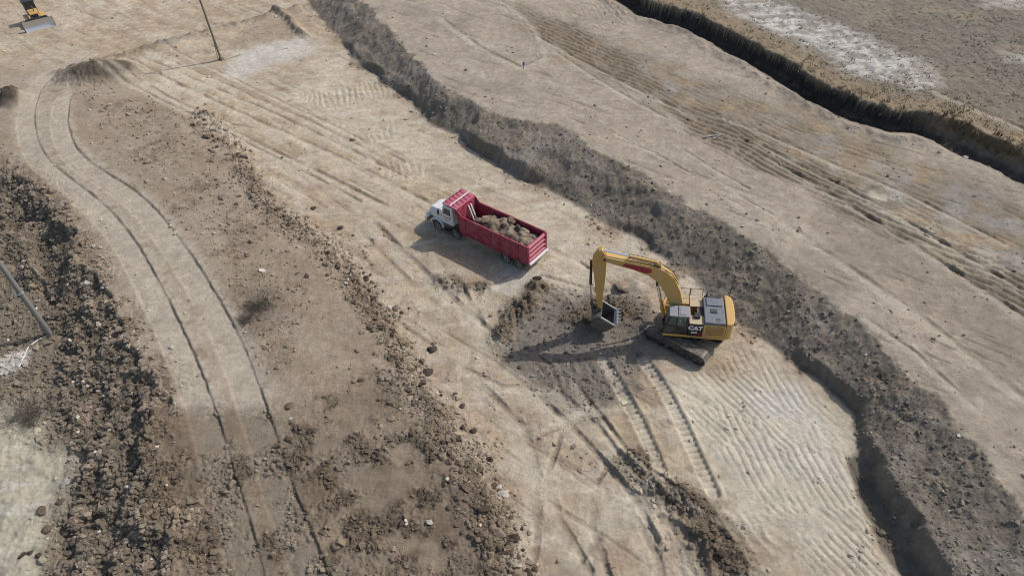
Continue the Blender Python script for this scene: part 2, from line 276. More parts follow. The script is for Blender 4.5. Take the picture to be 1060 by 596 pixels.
    tmb = 1 - 2 * ss(.4, .95, np.abs(((cr * .95 + .32 * (X * t0[0] + Y * t0[1]) + 0.3 * w2 + 0.045 * f1) / .48) % 1 - .5) * 2); sel = ss(-.05, .08, fbm(X, Y, 5, 2, 331)); tm = tm * sel + tmb * (1 - sel); am = mk * ss(-.3, .1, m3 + .25) * ss(-0.45, 0.1, w2 + 0.7 * f1 + 0.05); z += 0.034 * tm * am; paint(MOIST, 0.45 * am * ss(0.1, 0.9, -tm) * ss(-.3, .3, f1 + f2))
    mk2 = np.clip(pm([(310, 98), (395, 86), (410, 98), (330, 112)], 0, .8) + pm([(350, 130), (410, 125), (415, 142), (355, 146)], 0, .8) + pm([(400, 165), (440, 168), (440, 180), (405, 178)], 0, .8) + pm([(690, 520), (800, 540), (800, 600), (700, 600)], 0, 1) + pm([(640, 385), (560, 360), (560, 400), (620, 420)], 0, .8) + pm([(720, 0), (640, 0), (560, 10), (620, 30)], L3, 1), 0, 1)
    tm2 = np.sin((X * 0.96 + Y * 0.28 + 0.7 * w2 + .12 * f1) * 2 * np.pi / 0.62); mk2 = mk2 * ss(-.3, .3, w1 + f1); z += 0.04 * tm2 * mk2; paint(MOIST, 0.3 * mk2 * ss(0.1, 0.9, -tm2))
    # ---- diggings: dark pit before the excavator, mounds, scrapes
    pit = pm([(505, 355), (535, 322), (575, 300), (640, 300), (672, 330), (672, 380), (650, 410), (600, 430), (555, 412)], 0, 1.3); paint(lin(120, 112, 104), 0.85 * pit); z += .04 * pit * clm; paint(MOIST, 0.4 * pit * ss(0, .4, f1)); z += pit * (-0.25 + 0.05 * f1 + 0.03 * f2)
    mnd = np.zeros(X.shape)
    for px, py, r, h, sx, rot in ((540, 318, 0.75, .75, 2.3, .9), (522, 343, .6, .45, 1.8, .9), (556, 297, .55, .45, 1.6, 0.1), (468, 292, .7, .4, 2.2, -.5), (500, 296, .5, .3, 1.5, -.4), (640, 318, 1.0, .35, 1.5, -.6), (604, 327, .9, .4, 1.4, 0), (680, 505, .9, .3, 3.0, -.75), (715, 520, .8, .28, 2.2, -.75), (745, 570, 1.3, .4, 1.6, -.9), (660, 475, .7, .3, 1.2, 0)):
        b = bump_at(X + 0.3 * f1, Y + .3 * f2, px, py, 0, r, 1, sx, rot); z += h * b * (1 + 0.9 * f1 + 0.6 * f2); paint(MOIST * 0.85, np.clip(b * 1.5, 0, 0.88)); mnd = np.maximum(mnd, b); z += .10 * b * clm
    # heaps by the road
    hp = bump_at(X + .4 * f1, Y + .4 * f2, 105, 76, L1 * .4, 2.7, 1.0, 1.35, .1); z += 1.9 * np.clip(1 - .62 * np.sqrt(-np.log(np.clip(hp, .02, 1))), 0, 1) * (1 + .2 * f1) ; z += .12 * hp * clm; paint(LDARK * 0.55, np.clip(hp * 2.2, 0, .95))
    hp = bump_at(X + .3 * f1, Y, 16, 104, L1, 1.25, 1.0, 1.0, .3); z += 2.0 * np.clip(1 - .62 * np.sqrt(-np.log(np.clip(hp, .02, 1))), 0, 1) * (1 + .25 * f1) + .15 * hp * clm; paint(LDARK * .5, np.clip(hp * 2.0, 0, .95)); mnd = np.maximum(mnd, .6 * hp)
    hp = bump_at(X, Y, 172, 440, L1, .9, 1.0, 1.3, .4); z += 0.5 * hp * (1 + .6 * f1)
    # the lips near the pole
    for pts, hh, rr in (([(60, 78), (150, 52), (200, 38), (255, 24), (290, 14), (330, 4)], .45, .9), ([(285, 12), (300, 20), (308, 30), (318, 38)], .55, .5), ([(205, 120), (240, 128), (262, 132)], .0, .1)):
        P_ = WP(pts); i = near(P_, X, Y, 4)
        if len(i):
            dd, sd, _ = pdist(P_, X[i] + .5 * w1[i] + .4 * f1[i], Y[i] + .4 * w2[i], False); e = np.exp(-(dd / rr) ** 2)
            z[i] += hh * e * (1 + .8 * f1[i]); m = np.zeros(X.shape); m[i] = e * .75 * ss(-.4, .3, f1[i] + w1[i] + .2); paint(LDARK, m)
    # ---- rubble row
    rr = np.exp(-((bd - 0.0) / 1.1) ** 2) * ss(0.0, 12.0, barc - 45)
    row = np.exp(-((b2 + 1.3 + .8 * m3) / (1.1 + .7 * m4)) ** 2); rowm = row * (Y < W(200, 118)[1]) * (Y > 3)
    z += 0.22 * rowm * (1 + 1.2 * f1 + .8 * f2 + 1.2 * clm); paint(MOIST * .95, 0.8 * rowm * ss(-.5, .2, f1 + w1))
    # ---- ruts
    for R in (R1, R2):
        i = near(R, X, Y, 3.5); x, y = X[i] + .05 * f1[i], Y[i] + .04 * f2[i]
        dd, sd, ar = pdist(R, x, y, False)
        fade = ss(-0.22, 0.25, fbm(x, y, 3.0, 3, 91) + 0.02)
        band = ss(-2.0, -1.6, sd) * (1 - ss(-0.16, -0.02, sd))
        z[i] += -0.07 * band + np.where(sd > -.03, .085 * np.exp(-np.maximum(sd, 0) / .55), 0) * ss(-.06, .04, sd) * (.2 + .8 * fade) * (1 + .9 * f2[i] + .7 * f1[i]) - .03 * band * (1 - band) * 4
        tread = np.sin(ar * 2 * np.pi / .5 + 2.5 * np.abs(sd + 1)); z[i] += .012 * band * tread * ss(-.1, .3, m4[i]); z[i] -= 0.04 * np.exp(-((sd + 0.12) / 0.12) ** 2) * fade; z[i] -= band * .6 * (.05 * f1[i] + .018 * f2[i])
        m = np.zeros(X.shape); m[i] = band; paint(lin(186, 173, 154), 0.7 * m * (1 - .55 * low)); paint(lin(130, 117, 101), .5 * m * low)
        m[i] = np.exp(-((sd + 0.06) / 0.10) ** 2) * fade; paint(LDARK * .9, .4 * m)  # thin dark edge: shadow of the rut lip painted into the colour
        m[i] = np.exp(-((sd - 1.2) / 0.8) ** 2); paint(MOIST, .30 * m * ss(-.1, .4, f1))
    for P_, wd_, dp in RUTS:
        i = near(P_, X, Y, 3)
        if len(i) == 0: continue
        dd, sd, _ = pdist(P_, X[i] + .12 * w1[i] + .05 * f1[i], Y[i] + .12 * w2[i], False); br = ss(-.35, .1, fbm(X[i], Y[i], 3.0, 2, 95) + .12)
        e = np.exp(-(sd / (wd_ * .45)) ** 4); e2 = ss(wd_ * .35, wd_ * .5, sd) * np.exp(-np.maximum(sd - wd_ * .5, 0) / .25) * (1 + f1[i] + f2[i])
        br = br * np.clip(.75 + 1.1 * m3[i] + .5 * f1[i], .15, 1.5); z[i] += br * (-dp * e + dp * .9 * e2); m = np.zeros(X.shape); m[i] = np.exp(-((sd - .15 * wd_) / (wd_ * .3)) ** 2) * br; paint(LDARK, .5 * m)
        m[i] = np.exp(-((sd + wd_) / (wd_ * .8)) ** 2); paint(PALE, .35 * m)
    for P_ in TRK:
        i = near(P_, X, Y, 2); dd, sd, ar = pdist(P_, X[i], Y[i], False); e = 1 - ss(.36, .44, dd)
        cl = np.sin(ar * 2 * np.pi / .42); z[i] += -0.10 * e + .03 * e * cl + .09 * np.exp(-((sd - .55) / .16) ** 2) + .05 * np.exp(-((sd + .55) / .16) ** 2)
        m = np.zeros(X.shape); m[i] = e; paint(PALE, .6 * m); m[i] = e * ss(.2, .9, -cl); paint(MOIST, .25 * m)
    # machines stand level
    for (cx, cy), r, lv in ((TRUCK_MID, 6.2, 0.0), (EXC_MID, 4.2, 0.0)):
        m = 1 - ss(r * .72, r, np.hypot(X - cx, Y - cy)); z += m * (0.03 * f1 + .012 * f2 + lv - z)
    # ---- mottling of the soil itself
    mott = 1 + 0.16 * f1 + 0.10 * f2 + 0.10 * w1
    col *= mott[..., None] * 0.95; lum = col @ np.array([.3, .59, .11]); col = (col * .88 + lum[..., None] * .12) * np.array([1.0, 1.0, .98]); col = np.clip(col, 0.01, 0.85)
    dens = np.clip(0.85 * inC * (1 - .45 * tC) * (.8 + .6 * m3) + 1.3 * inA + .65 * mo * ss(-.2, .35, w2 + f1 + m3) + 1.5 * rowm + .25 * onbench * ss(.1, .5, f1 + w2) + .35 * midd + .6 * inpit * (1 - pale) + .10 * onfloor * ss(.1, .5, w2 + m3) + .3 * pit + .9 * mnd + .12 * onterr * ss(.15, .5, w1 + m4) + .9 * spill + .8 * aed + .012, 0, 1.8)
    dens *= (1 - onfield) * (1 - .85 * road * onbench * (1 - .6 * low))
    return z, col, dens

# ------------------------------------------------------------------ materials
MATS = {}
def nodes(name):
    m = bpy.data.materials.new(name); m.use_nodes = True; n = m.node_tree; b = n.nodes['Principled BSDF']; MATS[name] = m
    return m, n, b
def noise(n, scale, detail=4, rough=.55, coord=None):
    t = n.nodes.new('ShaderNodeTexNoise'); t.inputs['Scale'].default_value = scale; t.inputs['Detail'].default_value = detail; t.inputs['Roughness'].default_value = rough
    if coord is not None: n.links.new(coord, t.inputs['Vector'])
    return t
def ramp(n, fac, stops):
    r = n.nodes.new('ShaderNodeValToRGB'); e = r.color_ramp.elements
    while len(e) < len(stops): e.new(.5)
    for k, (p, c) in enumerate(stops): e[k].position = p; e[k].color = (c, c, c, 1) if np.isscalar(c) else (*c, 1)
    n.links.new(fac, r.inputs[0]); return r
def mult(n, a, b, typ='MULTIPLY', fac=1.0):
    m = n.nodes.new('ShaderNodeMix'); m.data_type = 'RGBA'; m.blend_type = typ
    if np.isscalar(fac): m.inputs[0].default_value = fac
    else: n.links.new(fac, m.inputs[0])
    for k, s in ((6, a), (7, b)):
        if hasattr(s, 'is_output'): n.links.new(s, m.inputs[k])
        else: m.inputs[k].default_value = (*s, 1)
    return m.outputs[2]
def soil_mat(name, bump=0.12, attr='soil'):
    m, n, b = nodes(name); g = n.nodes.new('ShaderNodeNewGeometry').outputs['Position']
    at = n.nodes.new('ShaderNodeAttribute'); at.attribute_name = attr
    n1, n2, n3 = noise(n, 1.7, 8, .72, g), noise(n, 5.5, 7, .78, g), noise(n, 30.0, 3, .6, g)
    c = mult(n, at.outputs['Color'], ramp(n, n1.outputs[0], [(.25, .76), (.75, 1.22)]).outputs[0])
    n0 = noise(n, .23, 5, .6, g)
    c = mult(n, c, ramp(n, n2.outputs[0], [(.3, .55), (.45, .93), (.7, 1.22)]).outputs[0], 'MULTIPLY', ramp(n, n0.outputs[0], [(.38, .25), (.66, .95)]).outputs[0])
    n.links.new(c, b.inputs['Base Color']); b.inputs['Roughness'].default_value = .95; b.inputs['Specular IOR Level'].default_value = .15
    ad = n.nodes.new('ShaderNodeMath'); ad.operation = 'MULTIPLY_ADD'; n.links.new(n3.outputs[0], ad.inputs[0]); ad.inputs[1].default_value = .3; n.links.new(n2.outputs[0], ad.inputs[2])
    bp = n.nodes.new('ShaderNodeBump'); bp.inputs['Distance'].default_value = bump; bp.inputs['Strength'].default_value = .9
    n.links.new(ad.outputs[0], bp.inputs['Height']); n.links.new(bp.outputs[0], b.inputs['Normal']); return m
def plain(name, c, rough=.5, metal=0.0, dust=.25, spec=.5, dustc=(.42, .36, .28), scale=2.5):
    m, n, b = nodes(name); tc = n.nodes.new('ShaderNodeTexCoord').outputs['Object']
    n1 = noise(n, scale, 7, .65, tc); f = ramp(n, n1.outputs[0], [(.42, 0.0), (.72, dust)]).outputs[0]
    n2 = noise(n, scale * 9, 3, .6, tc)
    k = mult(n, tuple(c), ramp(n, n2.outputs[0], [(.3, .86), (.7, 1.08)]).outputs[0])
    n.links.new(mult(n, k, dustc, 'MIX', f), b.inputs['Base Color'])
    r = n.nodes.new('ShaderNodeMapRange'); n.links.new(n1.outputs[0], r.inputs[0]); r.inputs[3].default_value = max(rough - .12, .05); r.inputs[4].default_value = min(rough + .2, 1)
    n.links.new(r.outputs[0], b.inputs['Roughness']); b.inputs['Metallic'].default_value = metal; b.inputs['Specular IOR Level'].default_value = spec
    return m
def rock_mat(name, c, scale=3.0):
    m, n, b = nodes(name); tc = n.nodes.new('ShaderNodeTexCoord').outputs['Object']
    n1, n2 = noise(n, scale, 8, .65, tc), noise(n, scale * 6, 5, .7, tc)
    k = mult(n, tuple(c), ramp(n, n1.outputs[0], [(.25, .6), (.75, 1.35)]).outputs[0]); k = mult(n, k, ramp(n, n2.outputs[0], [(.3, .8), (.7, 1.15)]).outputs[0])
    n.links.new(k, b.inputs['Base Color']); b.inputs['Roughness'].default_value = .95; b.inputs['Specular IOR Level'].default_value = .15
    bp = n.nodes.new('ShaderNodeBump'); bp.inputs['Distance'].default_value = .08; n.links.new(n2.outputs[0], bp.inputs['Height']); n.links.new(bp.outputs[0], b.inputs['Normal']); return m
M_SOIL = soil_mat('soil'); M_CLOD = soil_mat('clod_soil', .03)
M_YEL = plain('machine_yellow', (.56, .335, .085), .5, dust=.5); M_BLK = plain('black_paint', (.018, .018, .02), .45, dust=.12)
M_GREY = plain('hood_grey', (.13, .145, .17), .5, dust=.2); M_ROOF = plain('cab_roof_grey', (.24, .245, .27), .5, dust=.3)
M_DKST = plain('dark_steel', (.055, .05, .047), .6, .3, dust=.5); M_TRK = plain('track_steel', (.12, .11, .10), .6, .4, dust=.65, scale=4)
M_CHR = plain('chrome_rod', (.75, .75, .76), .2, 1.0, dust=.05); M_BUCK = plain('worn_steel', (.13, .12, .11), .5, .4, dust=.3, scale=3)
M_SHINE = plain('polished_steel', (.62, .63, .66), .35, .6, dust=.15); M_RED = plain('crimson_paint', (.28, .016, .05), .55, dust=.34, scale=1.6)
M_REDLIT = plain('sunlit_crimson_paint', (.42, .06, .12), .55, dust=.42); M_WHT = plain('white_paint', (.74, .74, .73), .5, dust=.35)  # first one is the crimson paint with sunlight put into its colour
M_RUB = plain('tyre_rubber', (.022, .021, .02), .85, dust=.5); M_RIM = plain('rim_paint', (.34, .33, .32), .5, dust=.4)
M_WOOD = plain('pole_wood', (.17, .155, .125), .85, dust=.3, scale=6); M_GPOLE = plain('grey_pole', (.20, .195, .185), .8, dust=.25, scale=5); M_CONC = plain('concrete', (.38, .37, .35), .9, dust=.3)
M_DECAL = plain('decal_red', (.32, .01, .03), .4, dust=.1); M_TXT = plain('decal_white', (.82, .82, .8), .5, dust=.05); M_HIV = plain('hivis_green', (.18, .62, .10), .8, dust=.05)
M_SKIN = plain('skin', (.40, .24, .16), .6, dust=0); M_BLUE = plain('blue_plastic', (.05, .14, .45), .5, dust=.1); M_RUST = plain('rusty_brown', (.16, .08, .04), .8, dust=.4); M_TAN = plain('tan_deck', (.50, .40, .26), .8, dust=.5)
M_TWIG = plain('dead_twigs', (.11, .09, .065), .9, dust=.3)
M_R1 = rock_mat('brown_rock', lin(122, 106, 92)); M_R2 = rock_mat('tan_rock', lin(158, 142, 124)); M_R3 = rock_mat('pale_rock', lin(205, 196, 182)); M_R4 = rock_mat('dark_rock', lin(92, 80, 70))
m, n, b = nodes('tinted_glass'); b.inputs['Base Color'].default_value = (.55, .62, .60, 1); b.inputs['Roughness'].default_value = .05; b.inputs['Transmission Weight'].default_value = .85; b.inputs['IOR'].default_value = 1.1; M_GLS = m
m, n, b = nodes('dark_glass'); b.inputs['Base Color'].default_value = (.03, .04, .045, 1); b.inputs['Roughness'].default_value = .06; b.inputs['Specular IOR Level'].default_value = .6; M_DGL = m
m, n, b = nodes('dry_grass'); at = n.nodes.new('ShaderNodeAttribute'); at.attribute_name = 'soil'; n.links.new(at.outputs['Color'], b.inputs['Base Color']); b.inputs['Roughness'].default_value = .9; b.inputs['Specular IOR Level'].default_value = .1; M_GRASS = m

# ------------------------------------------------------------------ object helpers
def mesh_from(name, V, Fc, mat, smooth=False):
    me = bpy.data.meshes.new(name); me.from_pydata([tuple(v) for v in V], [], Fc); me.materials.append(mat)
    if smooth: me.polygons.foreach_set('use_smooth', [True] * len(me.polygons))
    me.update(); return me
def big_mesh(name, V, Fc, mat, col=None, smooth=True):
    """fast mesh from arrays; Fc is (n,3) or (n,4)"""
    me = bpy.data.meshes.new(name); k = Fc.shape[1]
    me.vertices.add(len(V)); me.vertices.foreach_set('co', np.ascontiguousarray(V, np.float32).ravel())
    me.loops.add(Fc.size); me.loops.foreach_set('vertex_index', np.ascontiguousarray(Fc, np.int32).ravel())
    me.polygons.add(len(Fc)); me.polygons.foreach_set('loop_start', np.arange(0, Fc.size, k, dtype=np.int32)); me.polygons.foreach_set('loop_total', np.full(len(Fc), k, np.int32))
    me.polygons.foreach_set('use_smooth', np.full(len(Fc), smooth, bool))
    me.materials.append(mat)
    if col is not None:
        a = me.attributes.new('soil', 'FLOAT_COLOR', 'POINT'); c4 = np.ones((len(V), 4), np.float32); c4[:, :3] = col; a.data.foreach_set('color', c4.ravel())
    me.update(calc_edges=True); return me
def link(name, me, parent=None):
    o = bpy.data.objects.new(name, me); COL.objects.link(o)
    if parent is not None: o.parent = parent
    return o
def tag(o, label=None, cat=None, group=None, kind=None):
    if label: o['label'] = label
    if cat: o['category'] = cat
    if group: o['group'] = group
    if kind: o['kind'] = kind
    return o
def empty(name, loc, rz, label, cat, group=None):
    o = bpy.data.objects.new(name, None); COL.objects.link(o); o.location = loc; o.rotation_euler = (0, 0, rz); o.empty_display_size = .3
    return tag(o, label, cat, group)
class MB:
    def __init__(s): s.v = []; s.f = []
    def add(s, V, Fc): k = len(s.v); s.v += [tuple(map(float, p)) for p in V]; s.f += [tuple(i + k for i in q) for q in Fc]; return s
    def box(s, x0, x1, y0, y1, z0, z1): return s.hexa([(x0, y0, z0), (x1, y0, z0), (x1, y1, z0), (x0, y1, z0)], [(x0, y0, z1), (x1, y0, z1), (x1, y1, z1), (x0, y1, z1)])
    def hexa(s, bot, top): return s.add(bot + top, [(3, 2, 1, 0), (4, 5, 6, 7), (0, 1, 5, 4), (1, 2, 6, 5), (2, 3, 7, 6), (3, 0, 4, 7)])
    def prism(s, prof, y0, y1, ax='y'):
        """profile in (x,z) drawn out along y (or (y,z) along x, (x,y) along z)"""
        n = len(prof); mk = {'y': lambda p, t: (p[0], t, p[1]), 'x': lambda p, t: (t, p[0], p[1]), 'z': lambda p, t: (p[0], p[1], t)}[ax]
        V = [mk(p, y0) for p in prof] + [mk(p, y1) for p in prof]
        return s.add(V, [tuple(range(n)), tuple(range(2 * n - 1, n - 1, -1))] + [(i, i + n, (i + 1) % n + n, (i + 1) % n) for i in range(n)])
    def tube(s, p, q, r, n=10, r2=None):
        p, q = Vector(p), Vector(q); d = (q - p).normalized(); u = d.orthogonal().normalized(); w = d.cross(u); r2 = r if r2 is None else r2
        V = [p + (u * math.cos(2 * math.pi * k / n) + w * math.sin(2 * math.pi * k / n)) * r for k in range(n)] + [q + (u * math.cos(2 * math.pi * k / n) + w * math.sin(2 * math.pi * k / n)) * r2 for k in range(n)]
        return s.add(V, [tuple(range(n - 1, -1, -1)), tuple(range(n, 2 * n))] + [(k, (k + 1) % n, (k + 1) % n + n, k + n) for k in range(n)])
    def path(s, pts, r, n=8):
        for a, b in zip(pts[:-1], pts[1:]): s.tube(a, b, r, n)
        return s
    def lathe_y(s, prof, c, n=24):
        """prof of (radius, y) about a y axis through c"""
        V = [(c[0] + r * math.cos(2 * math.pi * k / n), c[1] + y, c[2] + r * math.sin(2 * math.pi * k / n)) for r, y in prof for k in range(n)]
        Fc = [(j * n + k, j * n + (k + 1) % n, (j + 1) * n + (k + 1) % n, (j + 1) * n + k) for j in range(len(prof) - 1) for k in range(n)]
        Fc += [tuple(range(n - 1, -1, -1)), tuple((len(prof) - 1) * n + k for k in range(n))]
        return s.add(V, Fc)
    def build(s, name, mat, parent=None, bevel=0.0, smooth=False):
        me = mesh_from(name, s.v, s.f, mat, smooth)
        bm = bmesh.new(); bm.from_mesh(me); bmesh.ops.recalc_face_normals(bm, faces=bm.faces)
        if bevel: bmesh.ops.bevel(bm, geom=[e for e in bm.edges if e.is_manifold and e.calc_face_angle(0) > .5], offset=bevel, segments=2, profile=.7, affect='EDGES', clamp_overlap=True)
        bm.to_mesh(me); bm.free(); return link(name, me, parent)
def text_mesh(txt, size, mat, name, parent, mw, bold=.0):
    cu = bpy.data.curves.new(name, 'FONT'); cu.body = txt; cu.size = size; cu.offset = bold; cu.extrude = .004; cu.align_x = 'CENTER'; cu.align_y = 'CENTER'; cu.resolution_u = 3
    t = bpy.data.objects.new('tmp', cu); COL.objects.link(t); dg = bpy.context.evaluated_depsgraph_get(); dg.update()
    me = bpy.data.meshes.new_from_object(t.evaluated_get(dg)); bpy.data.objects.remove(t); me.materials.clear(); me.materials.append(mat); me.name = name
    o = link(name, me, parent); o.matrix_local = mw; return o
#__BODY__
# ------------------------------------------------------------------ the ground, one sheet out to the horizon
def build_ground():
    th = np.radians(np.linspace(71.5, 14.5, 880)); yr = H_CAM / np.tan(th)
    g = np.cumsum(1.35 ** np.arange(1, 22)) * 0.35
    yr = np.concatenate([yr[0] - np.cumsum(1.45 ** np.arange(1, 16))[::-1] * .25, yr, yr[-1] + g * 2.2])
    sc = np.linspace(-1, 1, 1120); e = np.cumsum(1.4 ** np.arange(1, 21)) * .006
    sc = np.concatenate([-1 - e[::-1], sc, 1 + e])
    half = 0.60 * np.maximum(yr, 0) + 23.0
    Xg = sc[None, :] * half[:, None]; Yg = np.repeat(yr[:, None], len(sc), 1)
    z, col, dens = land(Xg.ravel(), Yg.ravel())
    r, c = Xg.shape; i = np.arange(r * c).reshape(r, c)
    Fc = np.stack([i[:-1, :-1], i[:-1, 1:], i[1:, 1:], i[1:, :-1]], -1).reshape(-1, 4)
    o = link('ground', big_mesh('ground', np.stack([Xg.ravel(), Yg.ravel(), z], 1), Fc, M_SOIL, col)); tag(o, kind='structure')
    global GRID; GRID = (yr, sc, half, z.reshape(r, c))
    return o
def gzv(x, y):
    """height of the ground sheet, bilinear"""
    yr, sc, half, Z = GRID; y = np.asarray(y, float); x = np.asarray(x, float)
    r = np.clip(np.searchsorted(yr, y) - 1, 0, len(yr) - 2); v = (y - yr[r]) / (yr[r + 1] - yr[r])
    s_ = x / (0.60 * np.maximum(y, 0) + 23.0); c = np.clip(np.searchsorted(sc, s_) - 1, 0, len(sc) - 2); u = (s_ - sc[c]) / (sc[c + 1] - sc[c])
    return (Z[r, c] * (1 - u) + Z[r, c + 1] * u) * (1 - v) + (Z[r + 1, c] * (1 - u) + Z[r + 1, c + 1] * u) * v
ground = build_ground()
# ------------------------------------------------------------------ dump truck
def wheel(parent, x, y, r, w, side, dual=False):
    m = MB(); yy = (0.0, -side * (w + .05)) if dual else (0.0,)
    for o in yy:
        m.lathe_y([(r * .55, -w * .42), (r * .93, -w * .5), (r, -w * .36), (r, w * .36), (r * .93, w * .5), (r * .55, w * .42)], (0, o, 0), 26)
        for k in range(26):
            a = 2 * math.pi * k / 26; c, s_ = math.cos(a), math.sin(a)
            m.tube((c * r * .99, o - w * .36, s_ * r * .99), (c * r * .99, o + w * .36, s_ * r * .99), .018, 4)
    t = m.build('wheel', M_RUB, parent); t.location = (x, y, r)
    mm = MB().lathe_y([(r * .56, -side * .05), (r * .56, side * w * .44), (r * .50, side * w * .46), (r * .42, side * w * .20), (r * .22, side * w * .25), (r * .20, side * w * .48), (.02, side * w * .5)], (0, 0, 0), 22)
    mm.build('rim', M_RIM, t, smooth=False)
    return t
def dump_truck():
    T = empty('dump_truck', (TRUCK[0], TRUCK[1], 0.0), TRUCK_FW, 'dump truck with white cab and crimson bed heaped with rock', 'truck')
    MB().box(.3, 11.1, .34, .46, .74, 1.02).box(.3, 11.1, -.46, -.34, .74, 1.02).box(1.5, 1.6, -.34, .34, .8, .95).box(5.2, 5.3, -.34, .34, .8, .95).build('chassis', M_DKST, T)
    for x in (.98, 2.35):
        for s in (1, -1): wheel(T, x, s * 1.06, .52, .28, s, True)
        MB().tube((x, -1, .52), (x, 1, .52), .09).build('axle', M_DKST, T)
    for x in (7.8, 9.9):
        for s in (1, -1): wheel(T, x, s * 1.08, .52, .30, s)
        MB().tube((x, -1, .52), (x, 1, .52), .08).build('axle', M_DKST, T)
    # bed
    z0, z1, xl = 1.12, 2.7, 7.2
    fl = MB().box(.05, xl, -1.17, 1.17, z0, z0 + .1).build('bed_floor', M_RUST, T)
    for s in (1, -1):
        y0, y1 = (1.18, 1.25) if s > 0 else (-1.25, -1.18)
        w = MB().prism([(-.05, z0 - .02), (xl, z0 - .02), (xl + .15, z1), (.02, z1)], y0, y1).build('bed_side', M_RED, T, .01)
        MB().box(.02, xl + .15, s * 1.215 - .06, s * 1.215 + .06, z1 + .002, z1 + .09).build('top_rail', M_RED, w, .012)
        MB().box(-.02, xl, s * 1.255 - .03, s * 1.255 + .05 * (1 if s > 0 else .6), z0 - .14, z0 - .022).build('bottom_rail', M_RED, w, .012)
        for k in range(5):
            x = .9 + k * 1.4; MB().prism([(x - .05, z0), (x + .05, z0), (x + .05, z1 - .01), (x - .05, z1 - .01)], s * 1.252, s * 1.285).build('side_post', M_RED, w)
    tg = MB().hexa([(-.02, -1.17, z0), (.06, -1.17, z0), (.06, 1.17, z0), (-.02, 1.17, z0)], [(.02, -1.17, z1), (.1, -1.17, z1), (.1, 1.17, z1), (.02, 1.17, z1)]).build('tailgate', M_REDLIT, T, .01)
    for k in range(4):
        zz = z0 + .12 + k * .43
        MB().prism([(-.028 + .012 * k, zz - .10), (-.15 + .012 * k, zz - .05), (-.15 + .012 * k, zz + .08), (-.03 + .012 * k, zz + .16)], -1.15, 1.15).build('tailgate_rib', M_REDLIT, tg, .015)
    for s in (1, -1): MB().box(-.16, .02, s * 1.17 - .06, s * 1.17 + .06, z0 - .1, z1 + .06).build('tailgate_post', M_REDLIT, tg, .015)
    MB().box(-.30, -.10, -1.2, 1.2, z0 - .16, z0 - .02).build('rear_sill', M_WHT, T, .02)
    hb = MB().hexa([(xl - .06, -1.17, z0), (xl + .02, -1.17, z0), (xl + .02, 1.17, z0), (xl - .06, 1.17, z0)], [(xl + .10, -1.17, 3.22), (xl + .2, -1.17, 3.22), (xl + .2, 1.17, 3.22), (xl + .10, 1.17, 3.22)]).build('headboard', M_RED, T, .01)
    for s in (1, -1): MB().prism([(xl - .4, z1), (xl + .2, z1 + .01), (xl + .22, 3.2), (xl + .05, 3.2)], s * 1.2 - .03, s * 1.2 + .03).build('gusset', M_RED, hb)
    # shield over the cab: two pressed panels, white stripe between them
    def sh(x): return 3.24 + (x - xl) * .06
    a0, a1 = xl + .12, xl + 1.62
    cn = MB().hexa([(a0, -1.25, sh(a0)), (a1, -1.25, sh(a1)), (a1, 1.25, sh(a1)), (a0, 1.25, sh(a0))], [(a0, -1.25, sh(a0) + .06), (a1, -1.25, sh(a1) + .06), (a1, 1.25, sh(a1) + .06), (a0, 1.25, sh(a0) + .06)]).build('cab_shield', M_REDLIT, T, .012)
    x = a0 + .72; MB().hexa([(x, -1.2, sh(x) + .064), (x + .10, -1.2, sh(x) + .07), (x + .10, 1.2, sh(x) + .07), (x, 1.2, sh(x) + .064)], [(x, -1.2, sh(x) + .10), (x + .10, -1.2, sh(x) + .106), (x + .10, 1.2, sh(x) + .106), (x, 1.2, sh(x) + .10)]).build('white_stripe', M_WHT, cn)
    for xa in (a0 + .12, a0 + .9):
        for k in range(5):
            y = -1.05 + k * .45
            MB().hexa([(xa, y, sh(xa) + .063), (xa + .48, y, sh(xa + .48) + .063), (xa + .48, y + .3, sh(xa + .48) + .063), (xa, y + .3, sh(xa) + .063)], [(xa + .04, y + .03, sh(xa) + .10), (xa + .44, y + .03, sh(xa + .48) + .10), (xa + .44, y + .27, sh(xa + .48) + .10), (xa + .04, y + .27, sh(xa) + .10)]).build('pressed_panel', M_REDLIT, cn)
            MB().box(xa + .485, xa + .56, y + .04, y + .26, sh(xa) + .10, sh(xa) + .125).build('slot', M_BLK, cn)
    MB().box(a1 + .002, a1 + .05, -1.25, 1.25, sh(a1) - .12, sh(a1) + .07).build('front_lip', M_RED, cn)
    for yy in (-.15, -.45): MB().prism([(xl - .02, 2.95), (xl + .1, 2.95), (xl - .55, 1.25), (xl - .67, 1.25)], yy - .05, yy + .05).build('hoist_strut', M_WHT, T, .01)
    # cab
    c = MB().prism([(8.0, 1.1), (9.35, 1.1), (9.35, 2.05), (9.05, 2.98), (8.05, 3.0)], -1.08, 1.08).build('cab', M_WHT, T, .06)
    for s in (1, -1):
        d = MB().prism([(8.12, 1.2), (9.22, 1.2), (9.24, 2.05), (8.98, 2.85), (8.12, 2.85)], s * 1.083, s * 1.105).build('door', M_WHT, c, .01)
        MB().prism([(8.25, 2.12), (9.10, 2.12), (8.92, 2.76), (8.25, 2.76)], s * 1.107, s * 1.118).build('window', M_DGL, d)
        MB().prism([(8.22, 1.72), (9.2, 1.80), (9.2, 1.86), (8.22, 1.78)], s * 1.107, s * 1.112).build('door_stripe', M_RED, d)
        MB().prism([(8.5, 1.45), (9.15, 1.55), (9.15, 1.6), (8.5, 1.5)], s * 1.107, s * 1.112).build('door_stripe', M_BLK, d)
        MB().box(8.22, 8.36, s * 1.107 - .012 * (s < 0), s * 1.107 + .03 * (s > 0) + .012, 1.92, 1.96).build('handle', M_DKST, d)
